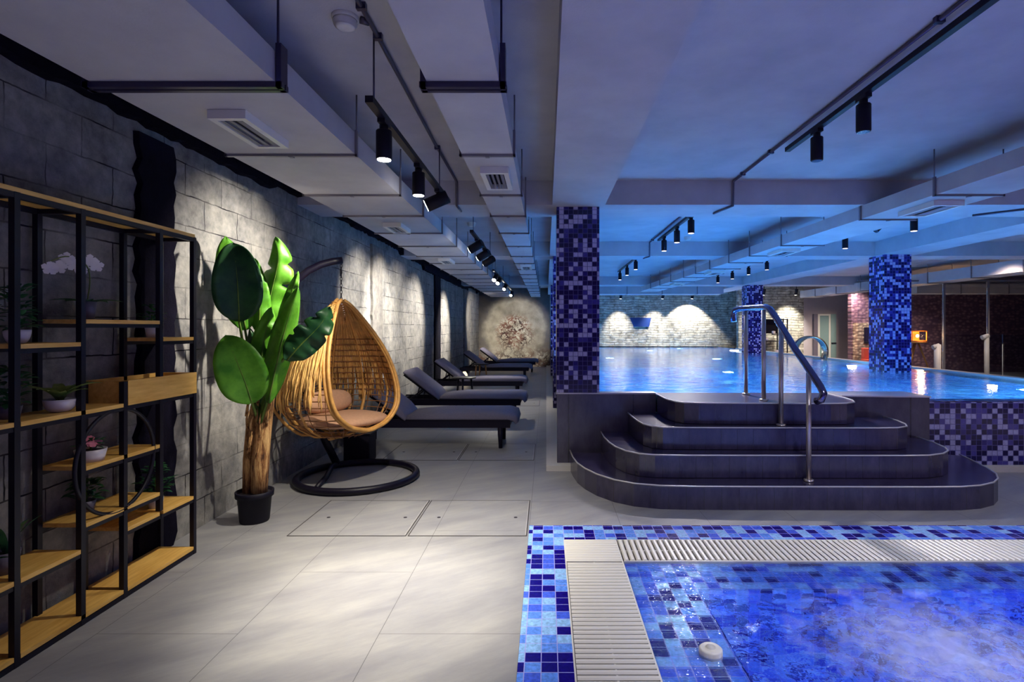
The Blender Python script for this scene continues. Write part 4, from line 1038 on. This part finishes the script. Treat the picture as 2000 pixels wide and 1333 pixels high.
# ------------------------------------------------------------------ shelving unit
SX, SB = -2.035, -2.225
sh = thing('shelving_unit', (-2.13, 2.68, 0), 'black steel shelving unit with light oak boards and an open ring, by the block wall', 'shelving')
def bar(mb, a, b, t_=0.011): 
    lo = [min(a[i], b[i])-t_ for i in range(3)]; hi = [max(a[i], b[i])+t_ for i in range(3)]; mb.box(lo, hi)
def post(y, z0, z1):
    for x in (SX, SB):
        mb = MB(); bar(mb, (x, y, z0+0.011), (x, y, z1-0.011), 0.012); mb.build('upright', M['black'], sh)
Ya, Yb, Yc, Yd, Ye, Y0 = 2.135, 2.44, 2.685, 2.935, 3.215, 1.72
for y, a, b5 in ((Y0, 0, 1.82), (Ya, 0, 1.82), (Yb, 0.0, 1.82), (Yc, 0.0, 1.04), (Yd, 0.34, 1.82), (Ye, 0, 1.82)): post(y, a, b5)
def one_bar(name, a, b, t_, parent):
    mb = MB(); bar(mb, a, b, t_); return mb.build(name, M['black'], parent)
for x in (SX, SB):
    one_bar('rail', (x, Y0, 0.011), (x, Ye, 0.011), 0.011, sh); one_bar('rail', (x, Y0, 1.808), (x, Ye, 1.808), 0.011, sh)
for y in (Y0, Ya, Yb, Yc, Yd, Ye):
    if y != Yc: one_bar('rail', (SX, y, 1.808), (SB, y, 1.808), 0.010, sh)
    one_bar('rail', (SX, y, 0.011), (SB, y, 0.011), 0.0102, sh)
def board(y0, y1, z, x0=SB, x1=SX, th=0.018):
    b6 = MB().box((x0, y0+0.002, z-th), (x1+0.012, y1-0.002, z)).build('shelf_board', M['wood'], sh)
    for x in (SX, SB): one_bar('board_rail', (x, y0, z-th-0.010), (x, y1, z-th-0.010), 0.009, b6)
    return z
board(Y0, Ye, 1.838)
ZA = board(Ya+0.012, Yb-0.012, 1.238); ZBd = board(Yb+0.012, Yd-0.012, 1.338); ZCd = board(Yd+0.012, Ye-0.012, 1.248)
ZD = board(Ya+0.012, Yc-0.012, 0.938); ZG = board(Yb+0.012, Yd-0.012, 0.690); ZH = board(Yb+0.012, Yd-0.012, 0.440)
ZI = board(Yd+0.012, Ye-0.012, 0.335); board(Yc+0.012, Yd-0.012, 0.335); ZK = board(Ya+0.012, Yb-0.012, 0.335)
ZJ = board(Ya+0.012, Yc-0.012, 0.045); board(Yc+0.012, Ye-0.012, 0.045); board(Y0+0.012, Ya-0.012, 0.045); ZL = board(Y0+0.012, Ya-0.012, 0.335); ZM = board(Y0+0.012, Ya-0.012, 0.94)
dr = MB().box((SB, Yc+0.014, 0.925), (SX, Ye-0.014, 0.94)).box((SX-0.004, Yc+0.013, 0.925), (SX+0.014, Ye+0.011, 1.045)).box((SB, Yc+0.014, 0.94), (SB+0.012, Ye-0.014, 1.045)).box((SB+0.012, Yc+0.013, 0.94), (SX-0.004, Yc+0.026, 1.045)).box((SB+0.012, Ye-0.026, 0.94), (SX-0.004, Ye-0.013, 1.045)).build('drawer', M['wood'], sh)
for x in (SX, SB): one_bar('drawer_rail', (x, Yc, 0.913), (x, Ye, 0.913), 0.009, sh)
for x in (SX+0.004,):
    MB().tube([(x, 2.645+0.242*math.cos(a), 0.672+0.242*math.sin(a)) for a in [2*PI*i/64 for i in range(64)]], 0.009, 8, closed=True).build('ring', M['black'], sh)

# plants on the shelves
def pot_lathe(c, r0, r1, h, mat, parent, bowl=False):
    if bowl: prof = [(0, 0), (r0*0.6, 0)] + [(r0*0.6+(r1-r0*0.6)*math.sin(PI/2*i/8), h*(1-math.cos(PI/2*i/8))) for i in range(1, 9)] + [(r1*0.93, h), (r1*0.9, h*0.85), (0, h*0.82)]
    else: prof = [(0, 0), (r0, 0), (r1, h), (r1*0.92, h), (r1*0.88, h*0.86), (0, h*0.84)]
    MB().lathe(c, prof, 24).build('pot', M[mat], parent)
    MB().lathe(c, [(0, h*0.88), (r1*0.88, h*0.87)], 16).build('soil', M['soil'], parent)
def blade(mb, base, dirv, L, w_, droop=0.3, n=8):
    base = Vector(base); d = Vector(dirv).normalized(); hz = Vector((d.x, d.y, 0)); hz = hz.normalized() if hz.length > 0.05 else Vector((1, 0, 0))
    sd = hz.cross(Vector((0, 0, 1))).normalized(); vs = []; fs = []
    for i in range(n+1):
        t_ = i/n; c = base + d*L*t_ + hz*droop*L*t_*t_*0.6 - Vector((0, 0, 1))*droop*L*t_**2.2
        w2 = w_*math.sin(PI*min(1, 0.12+t_*0.88))**0.7
        vs += [c-sd*w2+Vector((0, 0, w2*0.3)), c, c+sd*w2+Vector((0, 0, w2*0.3))]
    for i in range(n): fs += [(i*3, i*3+1, i*3+4, i*3+3), (i*3+1, i*3+2, i*3+5, i*3+4)]
    mb.add(vs, fs, True)
def cluster(c, rr, hh, n, size, seed=0):
    mb = MB(); rnd = random.Random(seed)
    for i in range(n):
        z = rnd.random(); a = rnd.uniform(0, 2*PI); r = rr*math.sqrt(rnd.random())*(0.5+math.sin(PI*min(1, z*0.9+0.1)))*0.75
        p = Vector(c)+Vector((r*math.cos(a), r*math.sin(a), z*hh)); d = Vector((math.cos(a), math.sin(a), rnd.uniform(-0.2, 0.9)))
        blade(mb, p, d, size*rnd.uniform(0.7, 1.3), size*0.32, 0.2, 3)
    return mb
def small_plant(y, z, x, label, pot, foliage, name='potted_plant', stemh=0):
    t = thing(name, (x, y, z), label, 'potted plant', 'potted plants on the shelving unit')
    r0, r1, h, mat, bowl = pot; pot_lathe((x, y, z), r0, r1, h, mat, t, bowl)
    foliage(t, x, y, z+h*0.88); return t
def f_cluster(rr, hh, n, size, seed, mat='foliage'):
    def f(t, x, y, z):
        MB().tube([(x, y, z-0.005), (x, y, z+hh*0.6)], 0.004, 6).build('stem', M['leaf_stem'], t)
        cluster((x, y, z+0.01), rr, hh, n, size, seed).build('foliage', M[mat], t, fix=False)
    return f
def f_blades(n, L, w_, seed, mat='foliage', droop=0.35, up=0.9, spread=0.8):
    def f(t, x, y, z):
        rnd = random.Random(seed)
        for k in range(n):
            a = 2*PI*k/n+rnd.uniform(-0.3, 0.3); mb = MB()
            blade(mb, (x, y, z-0.004), (math.cos(a)*spread, math.sin(a)*spread, up), L*rnd.uniform(0.7, 1.15), w_, droop); mb.build('leaf', M[mat if k % 3 else ('foliage_light' if mat != 'foliage' else mat)], t, fix=False)
    return f
def flower(mb, c, s_, facing):
    c = Vector(c); f = Vector(facing).normalized(); u = f.orthogonal().normalized(); v = f.cross(u)
    for k in range(5):
        a = 2*PI*k/5+0.3; d = u*math.cos(a)+v*math.sin(a); e = f.cross(d)
        pts = [c]
        for q, w_ in ((0.35, 0.32), (0.75, 0.4), (1.0, 0.0)): pts.append(c+d*s_*q+e*s_*w_+f*0.1*s_*q)
        for q, w_ in ((0.75, -0.4), (0.35, -0.32)): pts.append(c+d*s_*q+e*s_*w_+f*0.1*s_*q)
        mb.add(pts, [tuple(range(len(pts)))])
small_plant(2.215, ZA, -2.10, 'small bushy plant in a white bowl on the upper left shelf', (0.03, 0.043, 0.055, 'white_pot', True), f_cluster(0.055, 0.17, 90, 0.04, 1))
small_plant(2.41, ZD, -2.10, 'leafy variegated plant in a white bowl on the wide middle shelf', (0.04, 0.058, 0.055, 'white_pot', True), f_blades(11, 0.17, 0.022, 2, 'foliage_light', 0.4, 0.8, 0.6))
small_plant(2.225, ZD, -2.14, 'dark bushy plant beside the left upright on the wide middle shelf', (0.03, 0.04, 0.05, 'grey_pot', False), f_cluster(0.06, 0.15, 80, 0.045, 3))
small_plant(3.0, ZCd, -2.12, 'tiny plant in a white pot on the upper right shelf', (0.024, 0.034, 0.065, 'white_pot', False), f_cluster(0.035, 0.11, 50, 0.035, 4))
sp_ = small_plant(2.56, ZG, -2.09, 'pink flowering plant in a white faceted pot inside the ring', (0.05, 0.062, 0.055, 'white_pot', False), f_cluster(0.04, 0.04, 20, 0.03, 5))
mb = MB()
for k in range(7): flower(mb, (-2.09+random.uniform(-0.03, 0.03), 2.56+random.uniform(-0.03, 0.03), ZG+0.075+random.uniform(0, 0.03)), 0.016, (0.6, -0.6, 0.5))
mb.build('blossoms', M['petal_pink'], sp_, fix=False)
small_plant(2.62, ZH, -2.16, 'green plant in a dark pot on the lower shelf of the ring', (0.03, 0.038, 0.05, 'grey_pot', False), f_cluster(0.05, 0.10, 60, 0.04, 6))
small_plant(3.0, ZI, -2.10, 'bushy plant in a white pot on the lower right shelf', (0.03, 0.038, 0.055, 'white_pot', False), f_cluster(0.055, 0.17, 90, 0.04, 7))
small_plant(2.20, ZK, -2.13, 'long leaved plant in a grey pot on the lower left shelf', (0.034, 0.045, 0.085, 'grey_pot', False), f_blades(7, 0.20, 0.014, 8, 'foliage', 0.25, 1.2, 0.5))
def orchid(x, y, z, label, h, pot, seed, lean=(-0.1, -0.14)):
    t = thing('orchid', (x, y, z), label, 'potted plant', 'potted plants on the shelving unit'); pot_lathe((x, y, z), *pot, t)
    zt = z+pot[2]*0.88
    for k in range(5):
        a = 2*PI*k/5+seed; mb = MB(); blade(mb, (x, y, zt), (math.cos(a), math.sin(a), 0.35), 0.13, 0.022, 0.25); mb.build('leaf', M['foliage'], t, fix=False)
    st = [(x, y, zt), (x+0.01, y+0.01, zt+h*0.6), (x, y, zt+h), (x+lean[0]*0.3, y+lean[1]*0.5, zt+h+0.03), (x+lean[0]*0.5, y+lean[1], zt+h-0.01)]
    MB().tube(smooth_loop([Vector(p) for p in st], 2), 0.003, 6).build('flower_stem', M['foliage_light'], t)
    for k in range(7):
        f = k/6; mb = MB(); p = Vector((x+lean[0]*0.5*f+random.uniform(-0.01, 0.01), y+0.06-(0.06-lean[1])*f, zt+h-0.0+random.uniform(-0.02, 0.04)-0.06*f*f)); flower(mb, p, 0.032, (0.7, -0.7, 0.1)); mb.build('blossom', M['petal_white'], t, fix=False)
orchid(-2.14, 2.60, ZBd, 'white orchid in a dark pot on the top middle shelf', 0.19, (0.028, 0.038, 0.085, 'grey_pot'), 0.4)
orchid(-2.12, 2.02, ZL, 'white orchid at the left edge of the picture on the lowest raised shelf', 0.26, (0.034, 0.045, 0.085, 'grey_pot'), 1.1, (-0.05, -0.06))

# ------------------------------------------------------------------ far side of the pool
pq = MB(); a = [at(1230, 621, 19.74), at(1272, 621, 19.74), at(1268, 638.5, 19.74), at(1238, 638.5, 19.74)]
vs = [tuple(p) for p in a] + [(p.x, 19.8, p.z) for p in a]
tag(pq.add(vs, [(0, 1, 2, 3), (4, 5, 6, 7), (0, 1, 5, 4), (1, 2, 6, 5), (2, 3, 7, 6), (3, 0, 4, 7)]).build('wall_plaque', M['panel_blue']), 'dark blue trapezoid plaque on the far stone wall', 'plaque')
# door in the grey wall
dd = 17.96
def rectp(mb, x0, x1, z0, z1, y0, y1): mb.box((x0, y0, z0), (x1, y1, z1))
dX = lambda px: (px-CX)/F*18.0
dt = 1.3+27/F*18
struct(MB().box((dX(1587), 17.9, 0), (dX(1594.5), 18.0, dt)).build('door_1', M['door_edge']), 'grey jamb of the far doorway')
g = MB().box((dX(1595), 17.95, 0), (dX(1600), 18.0, dt)).box((dX(1617.5), 17.95, 0), (dX(1621), 18.0, dt)).box((dX(1600), 17.95, dt-0.05), (dX(1617.5), 18.0, dt))
struct(g.build('door_2', M['door_frame']), 'white frame of the far glass door')
struct(MB().box((dX(1600), 17.97, 0), (dX(1617.5), 17.995, dt-0.05)).build('door_3', M['door_glass']), 'greenish glass leaf of the far door')
struct(MB().box((dX(1622), 17.96, 0), (dX(1632), 18.0, dt)).build('window_1', M['door_glass']), 'narrow greenish glass side panel')
tag(MB().box((dX(1622.5), 17.93, 0.80), (dX(1631.5), 17.958, 0.83)).build('push_bar', M['black']), 'short black bar on the glass side panel', 'bar')
# black shelf behind the handrail
rk = thing('storage_rack', (7.1, 17.5, 0), 'black open rack against the stone wall behind the handrail', 'rack')
mb = MB(); rx0, rx1 = (1492-CX)/F*17.5, (1535-CX)/F*17.5
for x in (rx0, rx0+0.5, rx1-0.13, rx1):
    for y in (17.4, 17.7): mb.box((x-0.015, y-0.015, 0), (x+0.015, y+0.015, 1.3+18/F*17.5))
mb.build('frame', M['black'], rk)
for z in (0.5, 0.9, 1.10, 1.3+17/F*17.5): MB().box((rx0, 17.4, z-0.02), (rx1, 17.7, z)).build('shelf_board', M['black'], rk)
MB().box((rx0, 17.68, 1.12), (rx0+0.52, 17.7, 1.56)).build('back_panel', M['black_matte'], rk)
for i, (x, z) in enumerate(((rx0+0.08, 0.9), (rx0+0.3, 1.1), (rx0+0.42, 0.5))):
    t = thing('jar', (x, 17.5, z), ('small pale jar on the left of the middle rack shelf', 'small pale jar on the upper rack shelf', 'small pale jar on the low rack shelf')[i], 'jar', 'jars on the black rack')
    MB().lathe((x, 17.5, z), [(0, 0), (0.05, 0), (0.06, 0.04), (0.055, 0.1), (0, 0.11)], 14).build('body', M['white_pot'], t)
# arched water spout
wsp = thing('water_spout', (5.8, 11.7, WL), 'arched stainless water spout curling over the far side of the pool', 'fountain')
cx_, cz_, ry = 5.53, 0.80, 0.29
pts = []
for i in range(19):
    a = R(-28) + (R(172)-R(-28))*i/18
    pts.append((cx_+ry*math.cos(a), 11.7, cz_+ry*math.sin(a)))
vs = []; fs = []
for (x, y, z) in [(cx_+0.27, 11.7, WL-0.3)]+pts:
    d = Vector((x-cx_, 0, z-cz_)).normalized()
    for (q, yy) in ((0.0, -0.09), (0.045, -0.11), (0.045, 0.11), (0.0, 0.09)): vs.append((x+d.x*q, y+yy, z+d.z*q))
for i in range(len(pts)):
    for k in range(4): fs.append((i*4+k, i*4+(k+1) % 4, (i+1)*4+(k+1) % 4, (i+1)*4+k))
fs += [(0, 1, 2, 3), tuple(len(pts)*4+k for k in range(4))]
MB().add(vs, fs, True).build('arch', M['spout'], wsp)
MB().lathe((5.72, 11.7, WL-0.02), [(0.0, 0.06), (0.09, 0.055), (0.12, 0.02), (0.12, 0.0)], 20).build('base', M['steel'], wsp)
# things beyond the water on the right
gt = thing('glass_partition', (9.0, 12.0, 0), 'clear glass partition with slim posts standing beyond the pool on the right', 'partition')
for i, (xa, xb) in enumerate(((6.7, 8.53), (8.57, 9.48), (9.52, 12.5))): MB().box((xa, 12.0, 0.02), (xb, 12.012, 2.3)).build('glass_panel', M['glass'], gt)
for x in (8.55, 9.5): MB().box((x-0.018, 11.98, 0.0), (x+0.018, 12.03, 2.32)).build('post', M['bracket'], gt)
MB().box((6.7, 11.985, 2.3), (12.5, 12.025, 2.33)).build('top_rail', M['bracket'], gt)
gb = thing('glass_balustrade', (9.0, 10.0, 0), 'low frameless glass balustrade in front of the plum wall', 'balustrade')
for xa in (7.15, 8.2, 9.25): MB().box((xa, 10.0, 0.0), (xa+1.03, 10.012, 1.18)).build('glass_panel', M['glass'], gb)
lt = thing('lantern', (8.1, 12.6, 1.28), 'small glowing orange lantern right of the lilac pillar', 'lantern')
LX = (1793-CX)/F*12.6
lt.location = (LX, 12.6, 1.0)
MB().box((LX-0.2, 12.5, 1.0), (LX+0.14, 12.8, 1.02)).box((LX-0.2, 12.5, 1.22), (LX+0.14, 12.8, 1.24)).box((LX-0.2, 12.5, 1.02), (LX-0.185, 12.515, 1.22)).box((LX+0.125, 12.5, 1.02), (LX+0.14, 12.515, 1.22)).build('frame', M['orange'], lt)
MB().box((LX-0.18, 12.74, 1.02), (LX+0.12, 12.77, 1.22)).build('back', M['orange'], lt)
MB().ell((LX, 12.62, 1.12), (0.03, 0.03, 0.035), 12, 8).build('flame', emit('lantern_flame', (1, 0.72, 0.4, 1), 12), lt)
lamp('POINT', (LX, 12.5, 1.12), 9, (1, 0.55, 0.25), 'lantern_light', 0.05)
tp = thing('tripod_table', (LX, 12.65, 0), 'wooden tripod stand under the orange lantern', 'stand')
MB().lathe((LX-0.02, 12.65, 0.99), [(0, 0), (0.22, 0), (0.22, -0.03), (0, -0.03)], 20).build('top', M['leg_wood'], tp)
for dx, dy in ((-0.42, 0.0), (0.42, 0.0), (0.0, 0.35)): MB().tube([(LX+dx*0.1, 12.65+dy*0.1, 0.96), (LX+dx, 12.65+dy, 0)], 0.018, 8).build('leg', M['leg_wood'], tp)
for px, zt, lab in ((1927, 1.17, 'pale upright shape seen through the glass at the right'), (1831, 0.98, 'short pale upright shape right of the lantern, seen through the glass')):
    d_ = 10.8; x = (px-CX)/F*d_  # plain posts stand in for two unclear pale shapes
    t = thing('pale_upright', (x, d_, 0), lab, 'post'); MB().cyl((x, d_, 0), (x, d_, zt), 0.04 if px > 1900 else 0.06, 12).build('pole', M['white_curb'], t)
    MB().cyl((x-0.09, d_, zt-0.06), (x+0.03, d_, zt-0.02), 0.045, 12).build('head', M['white_curb'], t)
pic = thing('picture_frame', (dX(1693), 16.42, 1.1), 'black framed picture on the lit scale patch left of the lilac pillar', 'picture')
px0 = (1688-CX)/F*16.42; px1 = (1706-CX)/F*16.42
MB().box((px0, 16.40, 0.84), (px1, 16.439, 1.32)).build('frame', M['black'], pic)
MB().box((px0+0.03, 16.395, 0.88), (px1-0.03, 16.40, 1.28)).build('print', M['picture'], pic)
rf = thing('red_cushion', ((1699-CX)/F*16.0, 16.0, 0.3), 'red cushioned seat half hidden behind the lilac pillar', 'seat')
x = (1700-CX)/F*16.0
MB().box((x-0.12, 15.8, 0.0), (x+0.3, 16.3, 0.4)).build('base', M['red'], rf, bevel=0.02); MB().box((x-0.1, 16.15, 0.4), (x+0.3, 16.3, 0.72)).build('backrest', M['red'], rf, bevel=0.02)
# glowing discs set in as reflections of the ceiling spots on the water
for px, py, lab in ((1938, 752, 'bright round disc for a spotlight reflected in the water on the right'), (1664, 714, 'small bright disc for a reflection left of the lilac pillar'), (1434, 684, 'tiny bright disc for a reflection at the far edge of the water')):
    d_ = (H-WL-0.01)*F/(py-CY); x = (px-CX)/F*d_; r_ = 0.045*d_/6.5
    t = thing('water_glint', (x, d_, WL), lab, 'reflection', 'glowing discs for reflections on the water')
    MB().lathe((x, d_, WL-0.02), [(0.0, 0.028), (r_, 0.026), (r_*1.1, 0.02)], 20).build('lens', M['lens_on'], t)  # glowing face of the added reflection
    MB().lathe((x, d_, WL-0.02), [(r_*1.1, 0.022), (r_*1.3, 0.018), (r_*1.3, -0.01), (0, -0.01)], 20).build('rim', M['steel'], t)
